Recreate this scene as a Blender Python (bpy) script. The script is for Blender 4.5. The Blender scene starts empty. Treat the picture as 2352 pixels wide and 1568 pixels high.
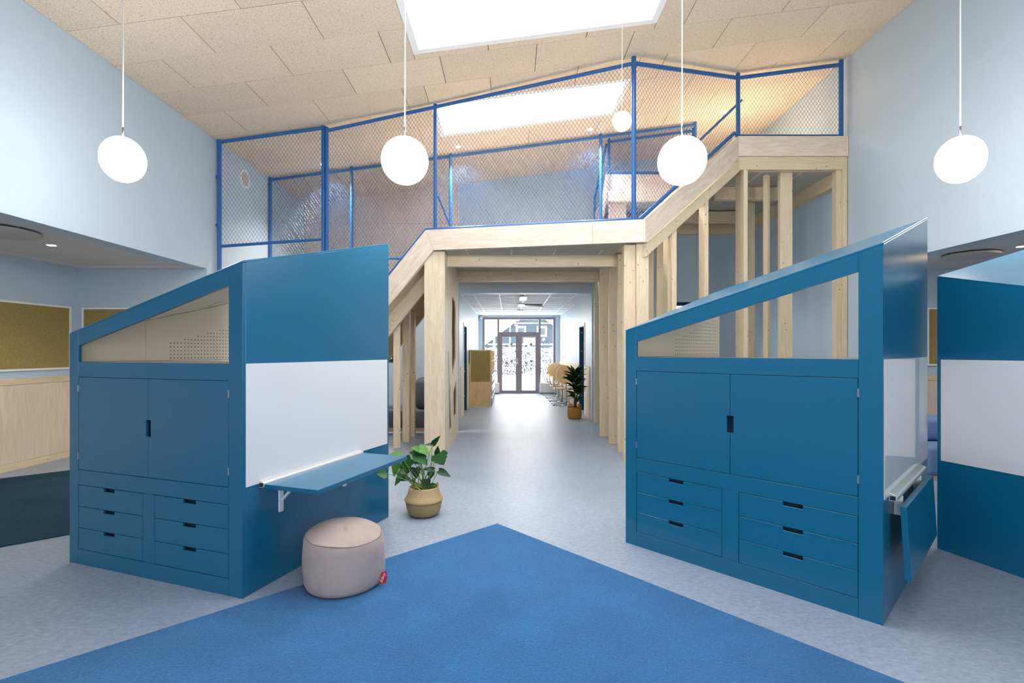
import bpy, bmesh, math, random
from mathutils import Vector, Matrix
random.seed(7)
D = bpy.data
SC = bpy.context.scene
COL = SC.collection
R = math.radians

# ------------------------------------------------------------------ camera, sky, exposure
cam_d = D.cameras.new('camera'); cam = D.objects.new('camera', cam_d); COL.objects.link(cam)
cam.location = (0, 0, 1.45); cam.rotation_euler = (R(90), 0, 0)
cam_d.sensor_fit = 'HORIZONTAL'; cam_d.sensor_width = 36
cam_d.lens = 1145/2352*36
cam_d.shift_x = 6/2352; cam_d.shift_y = 22/2352
cam_d.clip_start = 0.05; cam_d.clip_end = 400
SC.camera = cam

W = D.worlds.new('overcast_sky'); SC.world = W; W.use_nodes = True
wb = W.node_tree.nodes['Background']
wb.inputs[0].default_value = (0.97, 0.985, 1.0, 1); wb.inputs[1].default_value = 6.0

vs = SC.view_settings
vs.view_transform = 'Standard'; vs.look = 'None'; vs.gamma = 1.0; vs.use_curve_mapping = False
vs.exposure = 0.90

# ceiling plane:  z = CEIL + SL * x
CEIL, SL = 5.059, 0.13
def cz(x): return CEIL + SL*x
SKY1 = (-1.12, 1.72, 4.74, 5.82)
SKY2 = (-1.12, 1.72, 7.00, 8.08)
SKY3_ADDED = (-1.12, 1.72, 2.48, 3.56)  # out of view, added to strengthen the overhead daylight
SKY4_ADDED = (-1.12, 1.72, 0.22, 1.30)  # likewise unseen, added for more light from above
SKIES = (SKY1, SKY2, SKY3_ADDED, SKY4_ADDED)
REAR = -3.4
RW = [(-3.2, -1.0, 1.0, 2.5), (1.0, 3.2, 1.0, 2.5)]       # rear windows x0 x1 z0 z1, unseen, added to bring in daylight

def portal(name, loc, rot, sx, sy):
    l = D.lights.new(name, 'AREA'); l.shape = 'RECTANGLE'; l.size = sx; l.size_y = sy; l.energy = 1
    l.cycles.is_portal = True
    o = D.objects.new(name, l); COL.objects.link(o); o.location = loc; o.rotation_euler = rot
tilt = math.atan(SL)
for s in SKIES:
    xm = (s[0]+s[1])/2
    portal('skylight_portal', (xm, (s[2]+s[3])/2, cz(xm)+0.30), (0, -tilt, 0), s[1]-s[0], s[3]-s[2])
for w in RW:
    portal('window_portal', ((w[0]+w[1])/2, REAR-0.1, (w[2]+w[3])/2), (R(-90), 0, R(180)), w[1]-w[0], w[3]-w[2])
portal('entrance_portal', (0.33, 17.1, 1.35), (R(-90), 0, 0), 2.5, 2.5)

# ------------------------------------------------------------------ materials
def lin(c):
    if isinstance(c, str):
        c = [int(c[i:i+2], 16)/255 for i in (0, 2, 4)]
    return tuple((x/12.92 if x <= 0.04045 else ((x+0.055)/1.055)**2.4) for x in c) + (1,)
M = {}
def newmat(name):
    m = D.materials.new(name); m.use_nodes = True; M[name] = m
    return m, m.node_tree.nodes, m.node_tree.links, m.node_tree.nodes['Principled BSDF']
def node(ns, t, **kw):
    n = ns.new(t)
    for k, v in kw.items():
        if k in n.inputs: n.inputs[k].default_value = v
        else: setattr(n, k, v)
    return n
def paint(name, c, rough=0.5, bump=0.0, scale=200, var=0.0, spec=0.5, metal=0.0):
    m, ns, ls, b = newmat(name)
    b.inputs['Base Color'].default_value = lin(c); b.inputs['Roughness'].default_value = rough
    b.inputs['Specular IOR Level'].default_value = spec; b.inputs['Metallic'].default_value = metal
    tc = node(ns, 'ShaderNodeTexCoord')
    if var:
        nz = node(ns, 'ShaderNodeTexNoise', Scale=3.0, Detail=4.0); ls.new(tc.outputs['Object'], nz.inputs['Vector'])
        hs = node(ns, 'ShaderNodeHueSaturation'); hs.inputs['Color'].default_value = lin(c)
        mr = node(ns, 'ShaderNodeMapRange'); mr.inputs['To Min'].default_value = 1-var; mr.inputs['To Max'].default_value = 1+var
        ls.new(nz.outputs['Fac'], mr.inputs['Value']); ls.new(mr.outputs[0], hs.inputs['Value'])
        ls.new(hs.outputs[0], b.inputs['Base Color'])
    if bump:
        n2 = node(ns, 'ShaderNodeTexNoise', Scale=scale, Detail=3.0); ls.new(tc.outputs['Object'], n2.inputs['Vector'])
        bp = node(ns, 'ShaderNodeBump', Strength=bump, Distance=0.002)
        ls.new(n2.outputs['Fac'], bp.inputs['Height']); ls.new(bp.outputs[0], b.inputs['Normal'])
    return m
def emit(name, c, s):
    m, ns, ls, b = newmat(name)
    b.inputs['Base Color'].default_value = lin(c)
    b.inputs['Emission Color'].default_value = lin(c); b.inputs['Emission Strength'].default_value = s
    return m
def ramp(ns, stops):
    r = ns.new('ShaderNodeValToRGB')
    while len(r.color_ramp.elements) < len(stops): r.color_ramp.elements.new(0.5)
    for e, (p, c) in zip(r.color_ramp.elements, stops): e.position = p; e.color = lin(c)
    return r
def wood(name, c1, c2, sc, knots=False, rough=0.5, dark='5f3c20', rot=0.0):
    m, ns, ls, b = newmat(name)
    tc = node(ns, 'ShaderNodeTexCoord'); mp = node(ns, 'ShaderNodeMapping'); mp.inputs['Scale'].default_value = sc
    m0 = node(ns, 'ShaderNodeMapping'); m0.inputs['Rotation'].default_value = (0, rot, 0)
    ls.new(tc.outputs['Object'], m0.inputs['Vector']); ls.new(m0.outputs[0], mp.inputs['Vector'])
    nz = node(ns, 'ShaderNodeTexNoise', Scale=4.0, Detail=5.0, Distortion=1.2); ls.new(mp.outputs[0], nz.inputs['Vector'])
    rp = ramp(ns, [(0.35, c1), (0.65, c2)]); ls.new(nz.outputs['Fac'], rp.inputs[0])
    oi = node(ns, 'ShaderNodeObjectInfo')
    hs = node(ns, 'ShaderNodeHueSaturation'); mr = node(ns, 'ShaderNodeMapRange')
    mr.inputs['To Min'].default_value = 0.93; mr.inputs['To Max'].default_value = 1.05
    ls.new(oi.outputs['Random'], mr.inputs['Value']); ls.new(mr.outputs[0], hs.inputs['Value'])
    ls.new(rp.outputs[0], hs.inputs['Color'])
    out = hs.outputs[0]
    if knots:
        v = node(ns, 'ShaderNodeTexVoronoi', Scale=9.0); ls.new(tc.outputs['Object'], v.inputs['Vector'])
        kr = ramp(ns, [(0.0, 'ffffff'), (0.13, '000000')]); ls.new(v.outputs['Distance'], kr.inputs[0])
        mx = node(ns, 'ShaderNodeMix', data_type='RGBA'); ls.new(kr.outputs[0], mx.inputs['Factor'])
        ls.new(out, mx.inputs['A']); mx.inputs['B'].default_value = lin(dark); out = mx.outputs['Result']
    ls.new(out, b.inputs['Base Color']); b.inputs['Roughness'].default_value = rough
    return m
def speck(name, stops, scale, rough=0.9, bump=0.6, dist=0.004, detail=6.0, sc=(1, 1, 1), rnd=0.0, sheen=0.0, big=0.0, bigscale=2.0, spec=0.5):
    m, ns, ls, b = newmat(name)
    tc = node(ns, 'ShaderNodeTexCoord'); mp = node(ns, 'ShaderNodeMapping'); mp.inputs['Scale'].default_value = sc
    ls.new(tc.outputs['Object'], mp.inputs['Vector'])
    nz = node(ns, 'ShaderNodeTexNoise', Scale=scale, Detail=detail, Distortion=0.6, Roughness=0.65); ls.new(mp.outputs[0], nz.inputs['Vector'])
    rp = ramp(ns, stops); ls.new(nz.outputs['Fac'], rp.inputs[0]); out = rp.outputs[0]
    if rnd or big:
        hs = node(ns, 'ShaderNodeHueSaturation'); ls.new(out, hs.inputs['Color'])
        mr = node(ns, 'ShaderNodeMapRange'); a = rnd or big
        mr.inputs['To Min'].default_value = 1-a; mr.inputs['To Max'].default_value = 1+a
        if rnd:
            oi = node(ns, 'ShaderNodeObjectInfo'); ls.new(oi.outputs['Random'], mr.inputs['Value'])
        else:
            n3 = node(ns, 'ShaderNodeTexNoise', Scale=bigscale, Detail=3.0); ls.new(tc.outputs['Object'], n3.inputs['Vector'])
            mr.inputs['From Min'].default_value = 0.3; mr.inputs['From Max'].default_value = 0.7
            ls.new(n3.outputs['Fac'], mr.inputs['Value'])
        ls.new(mr.outputs[0], hs.inputs['Value']); out = hs.outputs[0]
    ls.new(out, b.inputs['Base Color']); b.inputs['Roughness'].default_value = rough
    b.inputs['Specular IOR Level'].default_value = spec
    if sheen: b.inputs['Sheen Weight'].default_value = sheen
    bp = node(ns, 'ShaderNodeBump', Strength=bump, Distance=dist)
    ls.new(nz.outputs['Fac'], bp.inputs['Height']); ls.new(bp.outputs[0], b.inputs['Normal'])
    return m
def glass(name, tint=(1, 1, 1, 1), refl=0.06):
    m, ns, ls, b = newmat(name); ns.remove(b)
    t = ns.new('ShaderNodeBsdfTransparent'); t.inputs[0].default_value = tint
    g = ns.new('ShaderNodeBsdfGlossy'); g.inputs['Roughness'].default_value = 0.02
    mx = ns.new('ShaderNodeMixShader'); mx.inputs[0].default_value = refl
    ls.new(t.outputs[0], mx.inputs[1]); ls.new(g.outputs[0], mx.inputs[2])
    ls.new(mx.outputs[0], ns['Material Output'].inputs[0])

paint('cab_blue', '07668c', 0.28).node_tree.nodes['Principled BSDF'].inputs['Coat Weight'].default_value = 0.25
M['cab_blue'].node_tree.nodes['Principled BSDF'].inputs['Coat Roughness'].default_value = 0.24
paint('cab_edge', '1b6f98', 0.4)
paint('dark_gap', '0b2f45', 0.8)
paint('whiteboard', 'e6e7ea', 0.05)
paint('cream', 'efe6d4', 0.55, 0.03)
paint('hole_shade', '40382c', 0.9)  # shade inside the lining holes, given as a colour
paint('alu', 'd9dbde', 0.3, metal=0.6)
paint('steel', 'b5b8bb', 0.3, metal=0.9)
paint('wall_blue', 'bccddb', 0.42, 0.06, 120, spec=0.35)
paint('wall_white', 'd8e0e6', 0.5)
paint('soffit_white', 'd6d3d2', 0.8)
paint('white_trim', 'eef0f2', 0.45)
paint('tile_white', 'e2e4e7', 0.8)
paint('tile_grey', 'b8b1a2', 0.85)
paint('fence_blue', '2463a5', 0.35)
paint('net_blue', '2c5a94', 0.4)
paint('frame_grey', '77717a', 0.4)
paint('door_blue', '0f4666', 0.4)
paint('tray_blue', '2f74ad', 0.4)
paint('red', 'c4202c', 0.5)
paint('tag_red', 'd21f33', 0.6)
paint('white_ink', 'f4f4f4', 0.6)
paint('black_rubber', '15161a', 0.6)
paint('sticker', '8f867a', 0.7)
paint('grey_box', 'c9cbd0', 0.5)
paint('sofa_grey', '5b636e', 0.9, 0.6, 400)
paint('sofa_blue', '6f8fbd', 0.9, 0.6, 400)
paint('pouf_seam', '8d7f7a', 0.9)
paint('soil', '3a2a1c', 0.95, 0.8, 60)
paint('stem_green', '6f9a4a', 0.5)
paint('trunk', '6a5636', 0.8, 0.6, 40)
paint('house_blue', '1b2a35', 0.7)
paint('house_white', 'b0b5ba', 0.6)
paint('house_glass', '1e2930', 0.2)
paint('snow', 'f4f7fa', 0.8, 0.4, 3)
paint('pole_white', '8f979e', 0.5)
paint('diffuser_grey', 'bdbab6', 0.5)
paint('diffuser_dark', '55524f', 0.6)
paint('handle_rope', 'c0935a', 0.8)
wood('ply', 'e8d8c1', 'dcc6a8', (9, 9, 0.9), rough=0.5)
wood('ply_fascia', 'ecdfd0', 'dfc8b2', (1.0, 1.0, 7), rough=0.5)
wood('ply_dark_edge', 'b98f6a', 'a87b55', (9, 9, 1), rough=0.6)
wood('spruce_v', 'e7d7bd', 'dbc5a2', (14, 14, 0.8), knots=True)
wood('spruce_h', 'e7d7bb', 'dbc39e', (0.8, 14, 14), knots=True)
wood('spruce_y', 'e5d4b8', 'd9c29d', (14, 0.8, 14), knots=True)
wood('spruce_up', 'e7d7bd', 'dbc5a2', (0.8, 14, 14), knots=True, rot=R(42))
wood('spruce_down', 'e7d7bd', 'dbc5a2', (0.8, 14, 14), knots=True, rot=R(50))
wood('fascia_up', 'ecdfd0', 'dfc8b2', (1.0, 1.0, 7), rot=R(42))
wood('fascia_down', 'ecdfd0', 'dfc8b2', (1.0, 1.0, 7), rot=R(50))
wood('wainscot', 'e9d9c4', 'decab0', (7, 7, 0.6), rough=0.55)
wood('maple', 'e6c99c', 'dab988', (6, 6, 1.0), rough=0.45)
wood('locker_wood', 'e6d0a8', 'dbc08f', (7, 7, 0.8), rough=0.5)
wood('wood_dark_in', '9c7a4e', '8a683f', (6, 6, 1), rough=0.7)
speck('woodwool', [(0.30, 'ad9275'), (0.46, 'dfcfb9'), (0.7, 'ecdfcd')], 85, bump=0.5, dist=0.006, rnd=0.045, sc=(1, 1, 1), spec=0.2)
speck('lino', [(0.30, '8894a8'), (0.5, '98a5b8'), (0.7, 'a8b4c5')], 26, rough=0.42, bump=0.04, dist=0.002, sc=(1.0, 1.8, 1), big=0.03)
speck('carpet_blue', [(0.30, '18568a'), (0.5, '246aa3'), (0.7, '347db6')], 90, rough=0.95, bump=1.0, dist=0.006, sheen=0.25, big=0.10, bigscale=3.0, spec=0.1)
speck('carpet_dark', [(0.3, '1f3a4a'), (0.7, '2d4c5e')], 60, rough=0.95, bump=0.8, dist=0.004, sc=(1, 1, 1), big=0.1, spec=0.1)
speck('cork', [(0.30, '8c7846'), (0.5, '9d8956'), (0.70, 'ab9864')], 60, bump=0.3, dist=0.002, spec=0.2)
speck('pouf_fabric', [(0.3, 'a99a95'), (0.7, 'b9aaa5')], 5, rough=0.85, bump=0.25, dist=0.01, sheen=0.2, spec=0.2)
speck('hedge_snow', [(0.38, '0f1518'), (0.50, '3a444a'), (0.58, 'e6eaee')], 11, bump=0.5, dist=0.05)
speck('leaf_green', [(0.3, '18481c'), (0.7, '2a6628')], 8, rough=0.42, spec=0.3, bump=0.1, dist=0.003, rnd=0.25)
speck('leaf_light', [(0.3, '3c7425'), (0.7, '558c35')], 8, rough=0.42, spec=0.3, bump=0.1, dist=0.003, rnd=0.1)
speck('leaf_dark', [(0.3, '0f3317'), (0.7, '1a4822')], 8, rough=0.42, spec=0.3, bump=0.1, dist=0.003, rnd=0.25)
def basket(name, a, b_, waves):
    m, ns, ls, b = newmat(name)
    tc = node(ns, 'ShaderNodeTexCoord')
    wv = node(ns, 'ShaderNodeTexWave', Scale=waves, Distortion=1.5, Detail=2.0); wv.bands_direction = 'Z'
    wv.inputs['Detail Scale'].default_value = 6
    nz = node(ns, 'ShaderNodeTexNoise', Scale=110.0, Detail=3.0)
    ls.new(tc.outputs['Object'], wv.inputs['Vector']); ls.new(tc.outputs['Object'], nz.inputs['Vector'])
    mx = node(ns, 'ShaderNodeMath', operation='MULTIPLY'); ls.new(wv.outputs['Fac'], mx.inputs[0]); ls.new(nz.outputs['Fac'], mx.inputs[1])
    rp = ramp(ns, [(0.05, a), (0.5, b_)]); ls.new(mx.outputs[0], rp.inputs[0]); ls.new(rp.outputs[0], b.inputs['Base Color'])
    b.inputs['Roughness'].default_value = 0.8
    bp = node(ns, 'ShaderNodeBump', Strength=0.6, Distance=0.004); ls.new(mx.outputs[0], bp.inputs['Height']); ls.new(bp.outputs[0], b.inputs['Normal'])
basket('seagrass', 'a88a5c', 'd8bf94', 40)
basket('seagrass_band', '98825a', 'b9a379', 40)
basket('jute', '8a5a26', 'c8904a', 18)
glass('pane_glass'); glass('sky_glass', refl=0.02)
emit('globe_glow', 'fffaf2', 22.0)
emit('spot_glow', 'ffe2b8', 60.0)
emit('lamp_strip', 'fff1dc', 40.0)
paint('globe_off', 'f3f1ec', 0.25)
paint('cord_white', 'f2efe9', 0.5)

# ------------------------------------------------------------------ mesh helpers
class MB:
    def __init__(s): s.v = []; s.f = []; s.mi = []
    def add(s, vs_, fs, mi=0):
        o = len(s.v); s.v += [tuple(p) for p in vs_]; s.f += [tuple(i+o for i in f) for f in fs]; s.mi += [mi]*len(fs)
        return s
    def box(s, x0, x1, y0, y1, z0, z1, mi=0):
        return s.add([(x0, y0, z0), (x1, y0, z0), (x1, y1, z0), (x0, y1, z0), (x0, y0, z1), (x1, y0, z1), (x1, y1, z1), (x0, y1, z1)],
                     [(0, 3, 2, 1), (4, 5, 6, 7), (0, 1, 5, 4), (1, 2, 6, 5), (2, 3, 7, 6), (3, 0, 4, 7)], mi)
    def prism(s, poly, vec, mi=0):
        n = len(poly); vec = Vector(vec); a = [Vector(p) for p in poly]; b = [p+vec for p in a]
        nrm = Vector((0, 0, 0))
        for i in range(n): nrm += (a[i]-a[0]).cross(a[(i+1) % n]-a[0])
        fs = [tuple(range(n)), tuple(range(2*n-1, n-1, -1))] + [(i, i+n, (i+1) % n+n, (i+1) % n) for i in range(n)]
        if nrm.dot(vec) > 0: fs = [tuple(reversed(f)) for f in fs]
        return s.add(a+b, fs, mi)
    def tube(s, pts, r, n=8, cap=True, closed=False, mi=0):
        pts = [Vector(p) for p in pts]; m = len(pts); rings = []
        rr = r if isinstance(r, (list, tuple)) else [r]*m
        for i, p in enumerate(pts):
            if closed: t = (pts[(i+1) % m]-pts[i-1]).normalized()
            else: t = (pts[min(i+1, m-1)]-pts[max(i-1, 0)]).normalized()
            u = t.cross(Vector((0, 0, 1)) if abs(t.z) < 0.9 else Vector((1, 0, 0))).normalized(); w = t.cross(u)
            rings.append([p+(u*math.cos(2*math.pi*k/n)+w*math.sin(2*math.pi*k/n))*rr[i] for k in range(n)])
        vs_ = [q for rg in rings for q in rg]; fs = []
        for i in range(m if closed else m-1):
            j = (i+1) % m
            for k in range(n): fs.append((i*n+k, i*n+(k+1) % n, j*n+(k+1) % n, j*n+k))
        if cap and not closed: fs += [tuple(range(n-1, -1, -1)), tuple((m-1)*n+k for k in range(n))]
        return s.add(vs_, fs, mi)
    def lathe(s, prof, n=32, c=(0, 0, 0), mi=0, cap=True):
        vs_ = []; fs = []; m = len(prof)
        for (r, z) in prof:
            for k in range(n): vs_.append((c[0]+r*math.cos(2*math.pi*k/n), c[1]+r*math.sin(2*math.pi*k/n), c[2]+z))
        for i in range(m-1):
            for k in range(n): fs.append((i*n+k, i*n+(k+1) % n, (i+1)*n+(k+1) % n, (i+1)*n+k))
        if cap and prof[0][0] > 1e-5: fs.append(tuple(range(n-1, -1, -1)))
        if cap and prof[-1][0] > 1e-5 and abs(prof[-1][1]-prof[-2][1]) > 1e-6: fs.append(tuple((m-1)*n+k for k in range(n)))
        return s.add(vs_, fs, mi)
    def mesh(s, name, mats, smooth=False, bevel=0.0, seg=1, fix=False):
        me = D.meshes.new(name); me.from_pydata(s.v, [], s.f)
        if not isinstance(mats, (list, tuple)): mats = [mats]
        for m in mats: me.materials.append(M[m])
        if len(mats) > 1: me.polygons.foreach_set('material_index', s.mi)
        if bevel or fix:
            bm = bmesh.new(); bm.from_mesh(me); bmesh.ops.remove_doubles(bm, verts=bm.verts, dist=1e-5)
            bmesh.ops.recalc_face_normals(bm, faces=bm.faces)
            if bevel:
                es = [e for e in bm.edges if len(e.link_faces) == 2 and e.calc_face_angle(0) > 0.5]
                bmesh.ops.bevel(bm, geom=es, offset=bevel, segments=seg, affect='EDGES', profile=0.5)
            bm.to_mesh(me); bm.free()
        if smooth:
            me.polygons.foreach_set('use_smooth', [True]*len(me.polygons))
        me.update(); return me
    def build(s, name, mats, parent=None, smooth=False, bevel=0.0, seg=1, fix=False):
        return link(name, s.mesh(name, mats, smooth, bevel, seg, fix), parent)
def link(name, me, parent=None, loc=None, rot=None):
    o = D.objects.new(name, me); COL.objects.link(o)
    if parent is not None: o.parent = parent
    if loc is not None: o.location = loc
    if rot is not None: o.rotation_euler = rot
    return o
def smooth_by_angle(o, a=0.6):
    o.data.polygons.foreach_set('use_smooth', [True]*len(o.data.polygons))
    bm = bmesh.new(); bm.from_mesh(o.data)
    for e in bm.edges:
        if len(e.link_faces) == 2 and e.calc_face_angle(0) > a: e.smooth = False
    bm.to_mesh(o.data); bm.free()
def tag(o, label=None, cat=None, group=None, kind=None):
    if label: o['label'] = label
    if cat: o['category'] = cat
    if group: o['group'] = group
    if kind: o['kind'] = kind
    return o
def thing(name, loc, label, cat, group=None, rz=0.0, kind=None):
    o = D.objects.new(name, None); COL.objects.link(o); o.location = loc; o.rotation_euler = (0, 0, rz)
    o.empty_display_size = 0.1
    return tag(o, label, cat, group, kind)
def struct(name, mb, mat, label, cat='wall', **kw):
    return tag(mb.build(name, mat, **kw), label, cat, kind='structure')
def bx(x0, x1, y0, y1, z0, z1): return MB().box(x0, x1, y0, y1, z0, z1)
def pbox(name, mat, parent, x0, x1, y0, y1, z0, z1, bevel=0.0):
    return MB().box(x0, x1, y0, y1, z0, z1).build(name, mat, parent, bevel=bevel)

# ------------------------------------------------------------------ shell
XL, XR, YB = -4.245, 4.905, 10.4
AL, AR, AY, AZ = -6.05, 7.2, 7.0, 2.607           # alcoves
CL, CR, CZ, CE = -1.05, 1.72, 2.66, 17.0           # corridor
struct('floor', bx(-6.4, 7.6, REAR-0.3, 17.2, -0.12, 0), 'lino', 'pale blue grey marbled linoleum floor', 'floor')

m = MB()
m.prism([(XL, REAR, AZ), (XL, 10.6, AZ), (XL, 10.6, cz(XL)+0.3), (XL, REAR, cz(XL)+0.3)], (-0.22, 0, 0))
m.box(XL-0.22, XL, AY, 10.6, 0, AZ)
struct('wall_left', m, 'wall_blue', 'pale blue wall on the left above the alcove')
m = MB()
m.prism([(XR, REAR, AZ), (XR, 10.6, AZ), (XR, 10.6, cz(XR)+0.3), (XR, REAR, cz(XR)+0.3)], (0.22, 0, 0))
m.box(XR, XR+0.22, AY, 10.6, 0, AZ)
struct('wall_right', m, 'wall_blue', 'pale blue wall on the right above the alcove')
# back wall with corridor opening and two windows
BW = [(-3.4, -2.4, 1.22, 1.95), (3.15, 4.15, 1.2, 2.47)]
m = MB()
def wall_cells(m, y0, y1, xs, zs, holes):
    for i in range(len(xs)-1):
        for j in range(len(zs)-1):
            xm, zm = (xs[i]+xs[i+1])/2, (zs[j]+zs[j+1])/2
            if not any(h[0] < xm < h[1] and h[2] < zm < h[3] for h in holes): m.box(xs[i], xs[i+1], y0, y1, zs[j], zs[j+1])
wall_cells(m, YB, YB+0.2, [XL-0.22, -3.4, -2.4, CL, CR, 3.15, 4.15, XR+0.22], [0, 1.2, 1.22, 1.95, 2.47, CZ, 6.2], BW+[(CL, CR, 0, CZ)])
struct('wall_back', m, 'wall_blue', 'pale blue wall behind the loft with the corridor opening', fix=False)
# rear wall (behind the viewpoint) with window openings added for daylight
m = MB()
wall_cells(m, REAR-0.2, REAR, [-6.4, -3.2, -1.0, 1.0, 3.2, 7.6], [0, 1.0, 2.5, 6.4], RW)
struct('wall_rear', m, 'wall_white', 'white wall with added daylight windows opposite the loft')
# alcoves
m = MB(); m.box(AL-0.15, AL, REAR, AY+0.15, 0, AZ+0.25); m.box(AL, XL-0.22, AY, AY+0.15, 0, AZ+0.25)
struct('wall_alcove_left', m, 'wall_blue', 'pale blue walls of the alcove on the left')
m = MB(); m.box(AR, AR+0.15, REAR, AY+0.15, 0, AZ+0.25); m.box(XR+0.22, AR, AY, AY+0.15, 0, AZ+0.25)
struct('wall_alcove_right', m, 'wall_blue', 'pale blue walls of the alcove on the right')
m = MB(); m.box(AL-0.15, XL-0.22, REAR-0.1, AY+0.15, AZ+0.02, AZ+0.25); 
struct('ceiling_alcove_left', m, 'soffit_white', 'low off-white ceiling of the left alcove', 'ceiling')
m = MB(); m.box(XR+0.22, AR+0.15, REAR-0.1, AY+0.15, AZ+0.02, AZ+0.25); 
struct('ceiling_alcove_right', m, 'soffit_white', 'low off-white ceiling of the right alcove', 'ceiling')
m = MB(); m.box(AL, AL+0.12, REAR, AY, AZ-0.005, AZ+0.02); m.box(AL+0.12, XL-0.22, AY-0.12, AY, AZ-0.005, AZ+0.02)
struct('trim_9', m, 'soffit_white', 'narrow white edge strip around the left alcove ceiling', 'trim')
struct('trim_10', bx(XR+0.22, AR, AY-0.12, AY, AZ-0.005, AZ+0.02), 'soffit_white', 'narrow white edge strip on the right alcove ceiling', 'trim')
# corridor
m = MB(); DY0, DY1, DZ = 11.4, 12.3, 2.05
m.box(CL-0.2, CL, YB+0.2, DY0, 0, CZ+0.2); m.box(CL-0.2, CL, DY1, CE+0.2, 0, CZ+0.2); m.box(CL-0.2, CL, DY0, DY1, DZ, CZ+0.2)
struct('wall_corridor_left', m, 'wall_blue', 'left corridor wall in pale blue')
m = MB()
m.box(CR, CR+0.2, YB+0.2, DY0, 0, CZ+0.2); m.box(CR, CR+0.2, DY1, CE+0.2, 0, CZ+0.2); m.box(CR, CR+0.2, DY0, DY1, DZ, CZ+0.2)
struct('wall_corridor_right', m, 'wall_blue', 'right corridor wall in pale blue')
GX0, GX1, GZ1 = -0.916, 1.57, 2.60
m = MB(); m.box(CL, GX0, CE, CE+0.2, 0, CZ+0.2); m.box(GX1, CR, CE, CE+0.2, 0, CZ+0.2); m.box(GX0, GX1, CE, CE+0.2, GZ1, CZ+0.2)
struct('wall_corridor_end', m, 'wall_blue', 'blue end wall around the glazed entrance')
cc = struct('ceiling_corridor', bx(CL, CR, YB+0.2, CE, CZ+0.03, CZ+0.2), 'tile_white', 'white grid ceiling of the corridor', 'ceiling')
xs = [CL, -0.768, -0.217, 0.336, 0.888, 1.44, CR]
ys = [YB+0.2+0.58*k for k in range(12)]; ys[-1] = CE
tile = MB().box(-0.5, 0.5, -0.5, 0.5, 0, 1).mesh('ceiling_tile', 'tile_white')
for i in range(6):
    for j in range(11):
        o = link('ceiling_tile', tile, cc, ((xs[i]+xs[i+1])/2, (ys[j]+ys[j+1])/2, CZ+0.012)); o.scale = (xs[i+1]-xs[i]-0.02, ys[j+1]-ys[j]-0.02, 0.02)
for x in xs: pbox('grid_bar', 'white_trim', cc, max(x-0.014, CL), min(x+0.014, CR), YB+0.2, CE, CZ, CZ+0.03)
for y in ys[1:-1]: pbox('grid_bar', 'white_trim', cc, CL, CR, y-0.012, y+0.012, CZ+0.002, CZ+0.03)

# main ceiling: slab with skylight holes, some of them added, clad with wood wool panels
def cquad(x0, x1, y0, y1, d0, d1):
    return MB().add([(x0, y0, cz(x0)+d0), (x1, y0, cz(x1)+d0), (x1, y1, cz(x1)+d0), (x0, y1, cz(x0)+d0),
                     (x0, y0, cz(x0)+d1), (x1, y0, cz(x1)+d1), (x1, y1, cz(x1)+d1), (x0, y1, cz(x0)+d1)],
                    [(0, 3, 2, 1), (4, 5, 6, 7), (0, 1, 5, 4), (1, 2, 6, 5), (2, 3, 7, 6), (3, 0, 4, 7)])
m = MB()
cx = [XL-0.22, SKY1[0], SKY1[1], XR+0.22]; cy = [REAR-0.2, SKY4_ADDED[2], SKY4_ADDED[3], SKY3_ADDED[2], SKY3_ADDED[3], SKY1[2], SKY1[3], SKY2[2], SKY2[3], YB+0.2]
for i in range(3):
    for j in range(9):
        if i == 1 and j % 2: continue
        q = cquad(cx[i], cx[i+1], cy[j], cy[j+1], 0.03, 0.30); m.add(q.v, q.f)
ceil = struct('ceiling', m, 'woodwool', 'sloping ceiling clad in tan wood wool panels', 'ceiling')
PW, PD = 1.16, 0.58
def emit_panel(x0, x1, y0, y1):
    if x1-x0 < 0.02 or y1-y0 < 0.02: return
    # cut out skylights
    for s in SKIES:
        if x0 < s[1]-1e-4 and x1 > s[0]+1e-4 and y0 < s[3]-1e-4 and y1 > s[2]+1e-4:
            emit_panel(x0, min(x1, s[0]), y0, y1); emit_panel(max(x0, s[1]), x1, y0, y1)
            emit_panel(max(x0, s[0]), min(x1, s[1]), y0, s[2]) if y0 < s[2] else None
            emit_panel(max(x0, s[0]), min(x1, s[1]), s[3], y1) if y1 > s[3] else None
            return
    g = 0.0045
    xm, ym = (x0+x1)/2, (y0+y1)/2; dz = random.uniform(-0.0015, 0.0015)
    q = cquad(x0+g, x1-g, y0+g*0.5, y1-g*0.5, 0, 0.028)
    o = MB().add([(a-xm, b-ym, c-cz(xm)) for a, b, c in q.v], q.f).build('ceiling_panel', 'woodwool', ceil)
    o.location = (xm, ym, cz(xm)+dz)
y = 4.77-PD*14; r = 0
while y < YB:
    y0, y1 = max(y, REAR), min(y+PD, YB)
    if y1 > y0:
        x = -3.15-PW*3 + (PW/2 if r % 2 else 0)
        while x < XR:
            emit_panel(max(x, XL), min(x+PW, XR), y0, y1); x += PW
    y += PD; r += 1
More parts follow.
